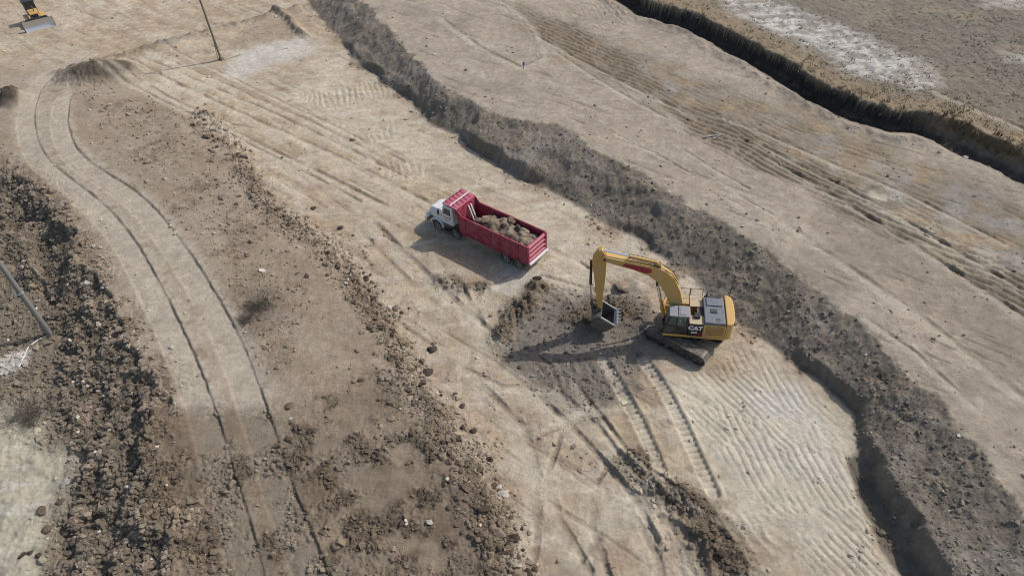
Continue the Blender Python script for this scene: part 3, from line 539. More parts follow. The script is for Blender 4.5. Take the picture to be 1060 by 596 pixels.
        mr = MB().path([(9.2, s * 1.1, 2.6), (9.4, s * 1.42, 2.6), (9.4, s * 1.42, 2.0), (9.25, s * 1.1, 1.9)], .018, 6).build('mirror_arm', M_DKST, c)
        MB().box(9.34, 9.4, s * 1.42 - .1, s * 1.42 + .1, 2.1, 2.55).build('mirror', M_DKST, mr, .015)
    MB().hexa([(9.36, -.98, 2.08), (9.38, -.98, 2.08), (9.38, .98, 2.08), (9.36, .98, 2.08)], [(9.075, -.92, 2.92), (9.095, -.92, 2.92), (9.095, .92, 2.92), (9.075, .92, 2.92)]).build('windscreen', M_DGL, c)
    MB().box(7.96, 7.99, -.7, .7, 2.15, 2.8).build('rear_window', M_DGL, c)
    # bonnet: tapered, rounded nose
    hd = MB(); secs = [(9.36, 1.02, 1.15, 2.08), (10.0, .98, 1.15, 2.02), (10.6, .90, 1.1, 1.93), (11.0, .82, 1.0, 1.80), (11.2, .74, .95, 1.55)]
    V = []
    for x, hw, zb, zt in secs: V += [(x, -hw, zb), (x, -hw, zt - .22), (x, -hw + .22, zt), (x, hw - .22, zt), (x, hw, zt - .22), (x, hw, zb)]
    Fc = [(k * 6 + j, k * 6 + (j + 1) % 6, k * 6 + 6 + (j + 1) % 6, k * 6 + 6 + j) for k in range(len(secs) - 1) for j in range(6)] + [(5, 4, 3, 2, 1, 0), tuple(range(len(V) - 6, len(V)))]
    h = hd.add(V, Fc).build('bonnet', M_WHT, T, .03)
    g = MB().box(11.205, 11.24, -.5, .5, .98, 1.48).build('grille', M_BLK, h)
    for k in range(6): MB().box(11.242, 11.26, -.47, .47, 1.03 + k * .075, 1.06 + k * .075).build('grille_bar', M_CHR, g)
    MB().box(11.12, 11.45, -1.2, 1.2, .48, .82).build('bumper', M_CHR, T, .04)
    for s in (1, -1):
        f = MB(); P = []
        for k in range(9): a = math.pi * (.02 + .96 * k / 8); P.append((9.9 + .74 * math.cos(a), .52 + .74 * math.sin(a)))
        P = P + [(9.9 + .66 * math.cos(math.pi * (.98 - .96 * k / 8)), .52 + .66 * math.sin(math.pi * (.98 - .96 * k / 8))) for k in range(9)]
        f.prism(P, s * .88, s * 1.26).build('fender', M_WHT, T)
        MB().box(11.0, 11.26, s * .95 - .16, s * .95 + .16, .98, 1.28).build('headlight_housing', M_WHT, T, .04); MB().tube((11.255, s * .95, 1.13), (11.28, s * .95, 1.13), .10, 14).build('headlight', M_SHINE, T)
        st = MB().box(8.35, 9.15, s * 1.15 - .18, s * 1.15 + .18, .42, .5).box(8.45, 9.05, s * 1.1 - .12, s * 1.1 + .12, .78, .84).build('step', M_DKST, T)
        MB().tube((8.3, s * .78, .78), (9.2, s * .78, .78), .28, 16).build('fuel_tank', M_BUCK, T)
        P = [(7.8 + q * math.cos(math.pi * (.1 + .8 * k / 6)), .52 + q * math.sin(math.pi * (.1 + .8 * k / 6))) for q in (.66,) for k in range(7)] + [(7.8 + .61 * math.cos(math.pi * (.9 - .8 * k / 6)), .52 + .61 * math.sin(math.pi * (.9 - .8 * k / 6))) for k in range(7)]
        MB().prism(P, s * .9, s * 1.25).build('mudguard', M_BLK, T)
        MB().box(.1, .14, s * 1.05 - .3, s * 1.05 + .3, .35, 1.0).build('mud_flap', M_RUB, T)
        MB().tube((-.302, s * .95, .98), (-.33, s * .95, .98), .06, 10).build('tail_light', M_DECAL, T)
    MB().tube((7.75, -.95, 1.0), (7.75, -.95, 3.35), .075, 12).build('exhaust_stack', M_SHINE, T)
    return T
truck = dump_truck()
def to_world(o_xy, ang, p): return (o_xy[0] + p[0] * math.cos(ang) - p[1] * math.sin(ang), o_xy[1] + p[0] * math.sin(ang) + p[1] * math.cos(ang), p[2])
def truck_load():
    nx, ny = 70, 34; V = []; C = []
    xs, ys = np.meshgrid(np.linspace(.12, 6.6, nx), np.linspace(-1.165, 1.165, ny)); x, y = xs.ravel(), ys.ravel()
    n1 = fbm(x + 40, y, .9, 4, 5); n2 = fbm(x, y + 9, .35, 3, 6)
    z = 1.24 + 1.36 * ss(6.9, 5.3, x) * (1 - .30 * np.abs(y) ** 2) + .25 * np.exp(-((x - 3.9) / .8) ** 2) + .1 * np.exp(-((x - 1.6) / .7) ** 2) + .38 * n1 * ss(6.6, 5, x) + .12 * n2 - .55 * np.exp(-(x - .1) / .35)
    z = np.maximum(z, 1.225)
    wx = TRUCK[0] + x * math.cos(TRUCK_FW) - y * math.sin(TRUCK_FW); wy = TRUCK[1] + x * math.sin(TRUCK_FW) + y * math.cos(TRUCK_FW)
    i = np.arange(nx * ny).reshape(ny, nx); Fc = np.stack([i[:-1, :-1], i[:-1, 1:], i[1:, 1:], i[1:, :-1]], -1).reshape(-1, 4)
    col = lin(132, 118, 102)[None] * (1 + .5 * n1 + .3 * n2)[:, None]
    # closed underneath so that it is a body, not a sheet
    k = len(x); V = np.concatenate([np.stack([wx, wy, z], 1), np.stack([wx, wy, np.full(k, 1.2215)], 1)]); Fc = np.concatenate([Fc, (Fc + k)[:, ::-1]])
    e = np.concatenate([i[0, :-1], i[:-1, -1], i[-1, :0:-1], i[:0:-1, 0]]); e2 = np.roll(e, -1)
    Fc = np.concatenate([Fc, np.stack([e, e + k, e2 + k, e2], 1)])
    o = link('dirt_load', big_mesh('dirt_load', V, Fc, M_CLOD, np.concatenate([col, col]))); tag(o, 'heap of grey brown dirt filling the crimson truck bed', 'dirt')
truck_load()

# ------------------------------------------------------------------ excavator
def crawler(parent, name, half, rad, width, nsh, yc, rot, off, mats=(None, None)):
    """one crawler: shoes round a frame with sprocket, idler and rollers"""
    per = 4 * half + 2 * math.pi * rad; zc = rad + .06
    def at(s):
        s %= per
        if s < 2 * half: return -half + s, zc - rad, 0.0
        s -= 2 * half
        if s < math.pi * rad: a = -math.pi / 2 + s / rad; return half + rad * math.cos(a), zc + rad * math.sin(a), a + math.pi / 2
        s -= math.pi * rad
        if s < 2 * half: return half - s, zc + rad, math.pi
        s -= 2 * half; a = math.pi / 2 + s / rad; return -half + rad * math.cos(a), zc + rad * math.sin(a), a + math.pi / 2
    m = MB(); L = per / nsh * .46
    for k in range(nsh):
        x, z, a = at(k * per / nsh); c, s = math.cos(a), math.sin(a)
        def tr(u, y, w): return (x + u * c - w * s, yc + y, z + u * s + w * c)
        h = width / 2
        m.hexa([tr(-L, -h, -.03), tr(L, -h, -.03), tr(L, h, -.03), tr(-L, h, -.03)], [tr(-L, -h, .03), tr(L, -h, .03), tr(L, h, .03), tr(-L, h, .03)])
        m.hexa([tr(-.02, -h, -.07), tr(.03, -h, -.07), tr(.03, h, -.07), tr(-.02, h, -.07)], [tr(-.02, -h, -.03), tr(.03, -h, -.03), tr(.03, h, -.03), tr(-.02, h, -.03)])
    T = Matrix.Translation((off[0], off[1], 0)) @ Matrix.Rotation(rot, 4, 'Z')
    o = m.build(name, M_TRK, parent); o.matrix_local = T
    f = MB().box(-half, half, yc - width * .30, yc + width * .30, zc - rad * .55, zc + rad * .45)
    f.build('track_frame', M_DKST, o, .02)
    for x, r in ((half, rad - .08), (-half, rad - .10)):
        MB().lathe_y([(r, -width * .33), (r, width * .33), (r * .7, width * .36), (r * .3, width * .40)], (x, yc, zc), 20).build('sprocket' if x < 0 else 'idler', M_DKST, o)
    for k in range(7):
        x = -half * .82 + k * half * 1.64 / 6; MB().lathe_y([(.14, -width * .36), (.16, -width * .2), (.16, width * .2), (.14, width * .36)], (x, yc, zc - rad + .18), 12).build('roller', M_DKST, o)
    return o
def seated_person(loc, rz):
    verts = [(0, 0, .10), (0, 0, .32), (-.02, 0, .55), (-.01, 0, .66), (.02, 0, .80), (.03, 0, .90),
             (0, .19, .53), (.12, .27, .30), (.38, .22, .30), (0, -.19, .53), (.12, -.27, .30), (.38, -.22, .30),
             (.08, .10, .08), (.48, .13, .12), (.52, .13, -.32), (.66, .14, -.36), (.08, -.10, .08), (.48, -.13, .12), (.52, -.13, -.32), (.66, -.14, -.36)]
    edges = [(0, 1), (1, 2), (2, 3), (3, 4), (4, 5), (2, 6), (6, 7), (7, 8), (2, 9), (9, 10), (10, 11), (0, 12), (12, 13), (13, 14), (14, 15), (0, 16), (16, 17), (17, 18), (18, 19)]
    rad = [.16, .17, .16, .06, .10, .085, .085, .06, .042, .085, .06, .042, .11, .075, .05, .045, .11, .075, .05, .045]
    me = bpy.data.meshes.new('person'); me.from_pydata(verts, edges, []); o = bpy.data.objects.new('tmp', me); COL.objects.link(o)
    sk = o.modifiers.new('s', 'SKIN'); sk.use_smooth_shade = True; o.modifiers.new('d', 'SUBSURF').levels = 1
    for v, r in zip(me.skin_vertices[0].data, rad): v.radius = (r, r)
    me.skin_vertices[0].data[0].use_root = True
    dg = bpy.context.evaluated_depsgraph_get(); dg.update(); m2 = bpy.data.meshes.new_from_object(o.evaluated_get(dg)); bpy.data.objects.remove(o)
    m2.materials.clear()
    for mm in (M_HIV, M_SKIN, M_BLK): m2.materials.append(mm)
    for p in m2.polygons: p.material_index = 1 if p.center.z > .66 or p.center.x > .31 and p.center.z > .2 else (2 if p.center.z < .2 else 0)
    p = link('person', m2); p.location = loc; p.rotation_euler = (0, 0, rz)
    tag(p, 'person in bright green work top seated inside the excavator cab', 'person'); h = MB()
    h.lathe_y([(.02, .15), (.08, .13), (.115, .05), (.12, 0), (.16, -.005), (.16, -.02)], (0, 0, 0), 14)
    hh = h.build('hard_hat', M_WHT, p, smooth=True); hh.rotation_euler = (math.radians(90), 0, 0); hh.location = (.03, 0, .90); return p
def excavator():
    E_ = empty('excavator', (EXC[0], EXC[1], 0.0), EXC_FW, 'yellow crawler excavator with black cab digging beside the dark embankment', 'excavator')
    rel = EXC_TRK - EXC_FW; oc = Matrix.Rotation(rel, 4, 'Z') @ Vector((-.25, .45, 0))
    crawler(E_, 'track', 1.98, .45, .78, 52, 1.36, rel, oc); crawler(E_, 'track', 1.98, .45, .78, 52, -1.36, rel, oc)
    u = MB().box(-1.3, 1.3, -1.1, 1.1, .45, .85).tube((0, 0, .85), (0, 0, 1.16), .75, 24).build('undercarriage', M_DKST, E_, .03); u.matrix_local = Matrix.Translation(oc) @ Matrix.Rotation(rel, 4, 'Z')
    MB().prism([(1.7, -1.5), (1.7, 1.5), (-2.5, 1.5), (-2.8, 1.35), (-2.8, -1.35), (-2.5, -1.5)], 1.16, 1.34, 'z').build('deck', M_YEL, E_, .03)
    # ---- cab
    c = MB().prism([(.05, 1.345), (1.68, 1.345), (1.78, 1.75), (1.60, 2.2), (.05, 2.2)], .5, .56).prism([(.05, 1.345), (1.68, 1.345), (1.78, 1.75), (1.60, 2.2), (.05, 2.2)], 1.42, 1.48).box(.05, 1.7, .56, 1.42, 1.345, 1.42).box(.05, .12, .56, 1.42, 1.42, 2.2)
    for y in (.53, 1.45):
        c.prism([(.05, 2.2), (.22, 2.2), (.22, 3.1), (.05, 3.1)], y - .03, y + .03).prism([(1.48, 2.2), (1.60, 2.2), (1.42, 3.1), (1.30, 3.1)], y - .03, y + .03).prism([(.80, 2.2), (.9, 2.2), (.9, 3.1), (.80, 3.1)], y - .029, y + .029)
    c = c.build('cab', M_BLK, E_)
    MB().prism([(-.02, 3.1), (1.46, 3.1), (1.40, 3.2), (.05, 3.22)], .46, 1.52).build('cab_roof', M_ROOF, c, .04)
    MB().box(.78, .82, .5, 1.48, 3.222, 3.232).build('roof_seam', M_BLK, c); MB().box(.3, .7, .62, 1.36, 3.222, 3.245).build('roof_hatch', M_ROOF, c, .01)
    MB().prism([(.9, 2.24), (1.47, 2.24), (1.31, 3.06), (.9, 3.06)], 1.455, 1.465).build('door_window', M_GLS, c); MB().box(.22, .8, 1.455, 1.465, 2.24, 3.06).build('side_window', M_GLS, c); MB().box(.25, 1.42, .525, .535, 2.24, 3.06).build('inner_window', M_GLS, c)
    MB().hexa([(1.60, .57, 2.22), (1.61, .57, 2.22), (1.61, 1.41, 2.22), (1.60, 1.41, 2.22)], [(1.40, .57, 3.08), (1.41, .57, 3.08), (1.41, 1.41, 3.08), (1.40, 1.41, 3.08)]).build('windscreen', M_GLS, c)
    MB().prism([(.95, 1.5), (1.6, 1.5), (1.68, 1.75), (1.52, 2.14), (.95, 2.14)], 1.485, 1.495).build('lower_door_window', M_DGL, c)
    MB().box(.35, .85, .75, 1.2, 1.65, 1.82).prism([(.28, 1.8), (.42, 1.8), (.36, 2.55), (.22, 2.55)], .78, 1.18).build('seat', M_BLK, c, .03)
    MB().path([(1.72, 1.5, 1.5), (1.72, 1.56, 2.3), (1.66, 1.56, 2.9)], .02, 6).build('grab_rail', M_BLK, c); MB().box(1.6, 1.64, 1.55, 1.75, 2.5, 2.85).build('mirror', M_BLK, c, .01)
    MB().box(.02, 1.66, 1.485, 1.5, 1.345, 1.40).build('cab_trim', M_YEL, c)
    # ---- left side: black panel with lettering, louvred yellow doors
    b = MB().box(-.98, .0, .62, 1.49, 1.345, 2.5).build('side_panel', M_BLK, E_, .03)
    mw = Matrix.Translation((-.46, 1.497, 2.13)) @ Matrix.Rotation(math.pi, 4, 'Z') @ Matrix.Rotation(math.pi / 2, 4, 'X')
    text_mesh('CAT', .50, M_TXT, 'lettering', b, mw, .022)
    MB().prism([(-.42, 1.93), (-.58, 1.93), (-.50, 2.06)], 1.503, 1.509).build('logo_triangle', M_YEL, b)
    MB().prism([(-.95, 1.45), (-.95, 1.72), (-.42, 1.42), (-.50, 1.38)], 1.497, 1.503).build('logo_swoosh', M_DECAL, b)
    for k in range(3): MB().prism([(-.22 - .14 * k, 1.62), (-.32 - .14 * k, 1.62), (-.34 - .14 * k, 1.78), (-.24 - .14 * k, 1.78)], 1.497, 1.502).build('logo_mark', M_TXT, b)
    y = MB().box(-2.5, -1.0, .62, 1.48, 1.345, 2.5).build('engine_door', M_YEL, E_, .04)
    for k in range(5): MB().prism([(-2.38, 1.56 + k * .18), (-1.15, 1.56 + k * .18), (-1.15, 1.64 + k * .18), (-2.38, 1.64 + k * .18)], 1.475, 1.487).build('louvre', M_RUST, y)
    MB().box(-2.5, -.1, -1.48, -.62, 1.345, 2.42).build('right_engine_door', M_YEL, E_, .04)
    MB().box(-2.48, -.6, -.61, .61, 1.345, 2.38).build('engine_bay', M_DKST, E_)
    # ---- top: grey hood, tan walkway, exhaust
    h = MB().box(-2.42, -1.02, -1.05, 1.46, 2.50, 2.76).build('engine_hood', M_GREY, E_, .07)
    MB().box(-2.3, -1.2, -.95, -.2, 2.762, 2.84).build('hood_panel', M_GREY, h, .03); MB().box(-1.9, -1.45, .12, .5, 2.762, 2.80).build('hood_vent', M_BLK, h, .01); MB().box(-2.05, -1.8, 1.0, 1.3, 2.762, 2.79).build('hood_latch', M_DKST, h)
    MB().box(-2.32, -1.1, -1.40, -1.06, 2.425, 2.62).build('filter_box', M_BLK, E_, .03); MB().tube((-1.25, -1.22, 2.62), (-1.25, -1.22, 3.05), .07, 12).build('exhaust', M_DKST, E_)
    MB().box(-1.0, -.12, -1.46, -.35, 2.425, 2.46).build('walkway', M_TAN, E_); MB().box(-1.0, -.02, .64, 1.46, 2.503, 2.53).build('rear_walkway', M_TAN, E_)
    MB().box(-.75, -.35, .55, .95, 2.535, 2.75).build('air_cleaner', M_BLK, E_, .04)
    t = MB().box(-.08, .7, -1.46, -.62, 1.345, 2.4).build('fuel_tank', M_YEL, E_, .04); MB().box(.05, .55, -1.35, -.8, 2.402, 2.42).build('tank_step', M_TAN, t); MB().tube((.6, -1.2, 2.4), (.6, -1.2, 2.46), .07, 10).build('filler_cap', M_BLK, t)
    MB().box(.72, 1.65, -1.46, -.75, 1.345, 1.95).build('tool_box', M_YEL, E_, .03); MB().box(.8, 1.5, -1.35, -.85, 1.952, 1.965).build('tool_box_opening', M_RUST, E_)  # brown plate on top stands in for the opening of the box
    hr = MB()
    for pts in ([(.65, -1.44, 2.4), (.65, -1.44, 3.1), (-.1, -1.44, 3.15), (-.1, -1.44, 2.42)], [(.65, -1.44, 3.1), (.65, -.7, 3.1), (.65, -.7, 2.4)], [(-.15, -1.46, 2.42), (-.15, -1.46, 3.15), (-1.0, -1.46, 3.15), (-1.0, -1.46, 2.42)], [(1.6, -1.42, 1.95), (1.6, -1.42, 2.8), (.9, -1.42, 3.0), (.66, -1.42, 3.0)]): hr.path(pts, .022, 6)
    hr.build('handrail', M_BLK, E_)
    cw = [(-2.51, -1.49), (-2.51, 1.49), (-2.75, 1.47), (-2.95, 1.32), (-3.08, .9), (-3.12, 0), (-3.08, -.9), (-2.95, -1.32), (-2.75, -1.47)]
    MB().prism(cw, 1.22, 2.72, 'z').build('counterweight', M_YEL, E_, .08)
    # ---- front: boom, stick, bucket
    prof = [(.42, 2.0), (.50, 3.2), (.85, 4.45), (1.35, 5.45), (1.95, 6.05), (2.7, 6.38), (4.2, 6.62), (6.0, 6.94), (6.28, 6.88), (6.25, 6.62), (5.2, 6.30), (4.2, 6.04), (3.1, 5.60), (2.35, 4.98), (1.75, 3.9), (1.2, 2.5), (.95, 1.9), (.65, 1.78)]
    bo = MB().prism(prof, -.29, .29).build('boom', M_YEL, E_, .025)
    for s in (1, -1):
        MB().prism([(3.3, 5.80), (2.9, 5.9), (2.95, 6.22), (4.7, 6.56), (4.95, 6.34)], s * .292, s * .30).build('red_decal', M_DECAL, bo)
        MB().tube((1.55, s * .42, 1.5), (1.95, s * .42, 2.9), .11, 12).build('boom_cylinder', M_YEL, E_); MB().tube((1.95, s * .42, 2.9), (2.45, s * .42, 4.95), .06, 10).build('boom_rod', M_CHR, E_)
        MB().path([(1.0, s * .2, 4.95), (1.5, s * .2, 5.75), (2.2, s * .2, 6.28), (3.0, s * .2, 6.53)], .03, 6).build('hydraulic_hose', M_BLK, bo)
    MB().tube((2.46, -.5, 4.95), (2.46, .5, 4.95), .08, 10).build('boom_pin', M_DKST, bo)
    for s in (1, -1): MB().prism([(2.3, 6.2), (2.75, 6.35), (2.62, 6.68), (2.4, 6.6)], s * .14 - .03, s * .14 + .03).build('cylinder_bracket', M_YEL, bo)
    MB().tube((2.52, 0, 6.58), (4.5, 0, 6.98), .12, 14).build('stick_cylinder', M_YEL, E_); MB().tube((4.5, 0, 6.98), (6.42, 0, 7.36), .07, 10).build('stick_rod', M_CHR, E_)
    MB().path([(2.6, .2, 6.6), (4.4, .2, 6.98), (4.6, .16, 6.95)], .03, 6).path([(2.6, -.2, 6.6), (4.4, -.2, 6.98), (4.6, -.16, 6.95)], .03, 6).build('hydraulic_hose', M_BLK, bo)
    sp = [(5.98, 6.62), (6.02, 7.0), (6.35, 7.50), (6.55, 7.42), (6.92, 6.75), (6.95, 6.3), (6.78, 5.2), (6.52, 3.2), (6.42, 1.95), (6.22, 1.86), (6.08, 2.0), (6.05, 3.2), (5.98, 5.0)]
    st = MB().prism(sp, -.23, .23).build('stick', M_YEL, E_, .02)
    for s in (1, -1): MB().prism([(5.85, 6.55), (6.3, 6.5), (6.35, 6.98), (6.0, 7.05)], s * .30, s * .33).build('boom_tip_plate', M_YEL, bo)
    MB().tube((6.12, -.36, 6.78), (6.12, .36, 6.78), .11, 14).build('stick_pin', M_DKST, st)
    MB().tube((7.02, 0, 6.35), (6.98, 0, 4.2), .10, 12).build('bucket_cylinder', M_BLK, E_); MB().tube((6.98, 0, 4.2), (6.88, 0, 2.55), .055, 10).build('bucket_rod', M_CHR, E_)
    for s in (1, -1):
        MB().prism([(6.82, 2.62), (6.96, 2.55), (6.48, 2.28), (6.38, 2.38)], s * .28 - .03, s * .28 + .03).build('link_arm', M_DKST, E_); MB().prism([(6.80, 2.55), (6.95, 2.6), (6.78, 1.62), (6.62, 1.66)], s * .18 - .04, s * .18 + .04).build('link_arm', M_DKST, E_)
    bw = .78; shell = [(6.05, 1.82), (6.35, 1.78), (6.62, 1.62), (6.80, 1.25), (6.78, .80), (6.55, .42), (6.15, .22), (5.75, .28), (5.35, .58), (4.98, 1.02)]
    sv, sf = [], []; th = .06; n_ = len(shell)
    nor = []
    for k in range(n_):
        a = shell[max(k - 1, 0)]; b2 = shell[min(k + 1, n_ - 1)]; dx, dz = b2[0] - a[0], b2[1] - a[1]; l = math.hypot(dx, dz); nor.append((dz / l, -dx / l))
    outer = shell; inner = [(p[0] + q[0] * th, p[1] + q[1] * th) for p, q in zip(shell, nor)]
    bk = MB().prism(outer + inner[::-1], -bw, bw); bk = bk.build('bucket', M_BUCK, E_)
    for s in (1, -1):
        MB().prism(outer, s * (bw + .002), s * (bw + .045)).build('bucket_side', M_BUCK, bk, .008)
        MB().prism([(6.08, 1.84), (4.96, 1.06), (5.0, .94), (6.12, 1.68)], s * (bw + .05), s * (bw + .09)).build('side_cutter', M_SHINE, bk)
        MB().prism([(6.1, 1.75), (6.75, 1.55), (6.75, 1.85), (6.35, 2.18), (6.1, 2.1)], s * .27 - .025, s * .27 + .025).build('bucket_ear', M_BUCK, bk)
    MB().prism([(5.12, .92), (4.86, 1.17), (4.90, 1.21), (5.16, .98)], -bw - .04, bw + .04).build('cutting_edge', M_SHINE, bk)
    for k in range(5):
        y = -bw + .06 + k * (2 * bw - .12) / 4; MB().hexa([(4.93, y - .07, 1.08), (4.93, y + .07, 1.08), (4.99, y + .07, 1.17), (4.99, y - .07, 1.17)], [(4.66, y - .03, 1.32), (4.66, y + .03, 1.32), (4.69, y + .03, 1.36), (4.69, y - .03, 1.36)]).build('tooth', M_SHINE, bk)
    MB().tube((6.24, -.34, 1.98), (6.24, .34, 1.98), .07, 10).build('bucket_pin', M_DKST, bk)
    seated_person(to_world(EXC, EXC_FW, (.62, .97, 1.74)), EXC_FW)
excavator()

# ------------------------------------------------------------------ bulldozer at the far edge
def dozer():
    a, b = W(28, 34), W(58, 26.5); mid = (a + b) / 2; d = b - a; ang = math.atan2(d[1], d[0]) - math.pi / 2; hw = float(np.hypot(d[0], d[1])) / 2
    z = float(gzv(mid[0], mid[1]))
    D = empty('bulldozer', (mid[0], mid[1], z - .02), ang, 'yellow bulldozer with wide silver blade cut off by the top edge', 'bulldozer')
    V, Fc = [], []; P = [(0, 0), (-.16, .25), (-.24, .6), (-.22, .95), (-.10, 1.25), (-.02, 1.38)]
    bl = MB().prism([(p[0], p[1]) for p in P] + [(p[0] - .08, p[1]) for p in P[::-1]], -hw, hw).build('blade', M_SHINE, D)
    for s in (1, -1): MB().prism([(.06, -.0), (-.30, 0), (-.36, 1.2), (.0, 1.4)], s * (hw + .003), s * (hw + .05)).build('blade_end', M_SHINE, bl)
    MB().box(-.38, -.30, -hw, hw, .35, .5).box(-.40, -.30, -hw, hw, .95, 1.05).build('blade_stiffener', M_YEL, bl); MB().hexa([(-.1, -hw * .8, 1.382), (-.04, -hw * .8, 1.382), (-.04, hw * .8, 1.382), (-.1, hw * .8, 1.382)], [(-.16, -hw * .7, 1.65), (-.12, -hw * .7, 1.65), (-.12, hw * .7, 1.65), (-.16, hw * .7, 1.65)]).build('blade_guard', M_BLK, bl)
    for s in (1, -1):
        crawler(D, 'track', 1.45, .42, .56, 40, 0, 0, (-2.9, s * 1.05))
        MB().prism([(-.35, .25), (-.35, .5), (-3.0, .62), (-3.0, .38)], s * 1.5 - .09, s * 1.5 + .09).build('push_arm', M_YEL, D); MB().tube((-1.4, s * .35, 1.55), (-.34, s * .5, .8), .07).build('lift_cylinder', M_BLK, D)
        MB().box(-4.2, -1.6, s * 1.05 - .30, s * 1.05 + .30, 1.06, 1.12).build('fender', M_YEL, D)
    MB().hexa([(-1.3, -.55, .7), (-3.0, -.6, .7), (-3.0, .6, .7), (-1.3, .55, .7)], [(-1.25, -.5, 1.85), (-3.0, -.58, 2.0), (-3.0, .58, 2.0), (-1.25, .5, 1.85)]).build('hood', M_YEL, D, .05)
    MB().box(-1.28, -1.2, -.48, .48, .75, 1.7).build('radiator_grille', M_BLK, D); MB().tube((-2.0, .2, 1.9), (-2.0, .2, 2.7), .06).build('exhaust', M_DKST, D)
    c = MB().box(-4.3, -3.0, -.72, .72, 1.2, 1.9).build('cab', M_YEL, D, .03)
    for x in (-4.25, -3.1):
        for s in (1, -1): MB().box(x - .05, x + .05, s * .68 - .05, s * .68 + .05, 1.9, 2.95).build('cab_post', M_BLK, c)
    MB().box(-4.4, -2.95, -.82, .82, 2.952, 3.06).build('cab_roof', M_BLK, c, .03); MB().box(-3.06, -3.04, -.62, .62, 1.92, 2.94).build('windscreen', M_DGL, c); MB().box(-4.0, -3.5, -.3, .3, 1.9, 2.0).box(-4.1, -3.95, -.3, .3, 2.0, 2.6).build('seat', M_BLK, c)
    MB().box(-4.9, -4.3, -.6, .6, .7, 1.7).build('rear_tank', M_YEL, D, .04)
dozer()
# ------------------------------------------------------------------ poles, small things lying about
def gz(x, y): return float(gzv(x, y))
def gpt(px, py, z0=0.0):
    """point of the ground seen at this pixel"""
    z = z0
    for _ in range(6): p = W(px, py, z); z = gz(p[0], p[1])
    return np.array([p[0], p[1], z])
def pole(px, py, z0, h, r0, r1, lean, mat, label, extras):
    p = gpt(px, py, z0); R = empty('utility_pole', (p[0], p[1], p[2] - .05), 0, label, 'pole')
    top = (lean[0] * h, lean[1] * h, h); m = MB(); n = 14; k = 8
    V = [(top[0] * j / k + (r0 + (r1 - r0) * j / k) * math.cos(2 * math.pi * i / n), top[1] * j / k + (r0 + (r1 - r0) * j / k) * math.sin(2 * math.pi * i / n), -.4 * (j == 0) + h * j / k) for j in range(k + 1) for i in range(n)]
    m.add(V, [(j * n + i, j * n + (i + 1) % n, (j + 1) * n + (i + 1) % n, (j + 1) * n + i) for j in range(k) for i in range(n)] + [tuple(range(n - 1, -1, -1)), tuple(k * n + i for i in range(n))]).build('shaft', mat, R, smooth=False)
    extras(R, top, h); return R, p
def top_gear(R, top, h):
    x, y = top[0] * .95, top[1] * .95
    a = MB().box(x - .9, x + .9, y - .22, y - .13, h * .95 - .06, h * .95 + .06).build('crossarm', M_WOOD, R)
    for dx in (-.8, -.35, .35, .8): MB().tube((x + dx, y - .175, h * .95 + .06), (x + dx, y - .175, h * .95 + .24), .05, 8, .03).build('insulator', M_CONC, a)
def e1(R, top, h):
    top_gear(R, top, h); MB().tube((-.42, .10, 0), (-.22, .08, 2.3), .05, 8).build('cable_guard', M_YEL, R); MB().tube((0, 0, -.1), (0, 0, .22), .42, 12, .28).build('base_mound', M_DKST, R)
    MB().path([(.3, -.1, .08), (1.2, .4, .10), (2.2, 1.1, .12)], .05, 6).build('ground_conduit', M_CONC, R)
pole(229, 62, 0, 9.6, .155, .11, (-.012, 0), M_WOOD, 'slim brown utility pole standing beside the whitish scraped patch', e1)
def e2(R, top, h):
    top_gear(R, top, h)
    c = MB(); z = 4.55; c.tube((top[0] * z / h, top[1] * z / h, z - .06), (top[0] * z / h, top[1] * z / h, z + .06), .235, 14).build('clamp_band', M_SHINE, R); MB().box(-.35 + top[0] * z / h, -.18 + top[0] * z / h, -.12, .12, z - .14, z + .16).build('fixture', M_WHT, R, .02)
R_, lp = pole(52, 346, -1.6, 10.0, .23, .15, (-.02, .03), M_GPOLE, 'thick grey utility pole rising from the rubble at the left edge', e2)
def ground_line(name, pix, z0, r, mat, label, cat, lift=.03):
    pts = [gpt(x, y, z0) + np.array([0, 0, lift]) for x, y in smooth_poly(pix, 4)]
    o = MB().path([tuple(p) for p in pts], r, 6).build(name, mat); return tag(o, label, cat)
ground_line('cable', [(49, 348), (40, 352), (30, 360), (26, 368), (20, 380)], -2, .045, M_WHT, 'white cable lying on rubble below the thick grey pole', 'cable', .06)
ground_line('pipe', [(728, 143), (740, 141), (748, 140)], 2.4, .06, M_CONC, 'grey pipe length lying among tooth marks on the terrace', 'pipe', .08)
ground_line('stick', [(738, 145), (746, 141)], 2.4, .05, M_CONC, 'short pale stick leaning across the grey terrace pipe', 'stick', .16)
p = gpt(542, 72, 2.4); s = MB().hexa([(-.03, -.03, -.1), (.03, -.03, -.1), (.03, .03, -.1), (-.03, .03, -.1)], [(-.03, -.03, .9), (.03, -.03, .9), (.03, .03, .9), (-.03, .03, .9)]).prism([(-.10, .55), (.12, .55), (.12, .9), (-.10, .9)], -.045, -.035).build('survey_stake', M_BLUE); s.location = p; tag(s, 'small blue survey stake standing on the upper terrace', 'stake')

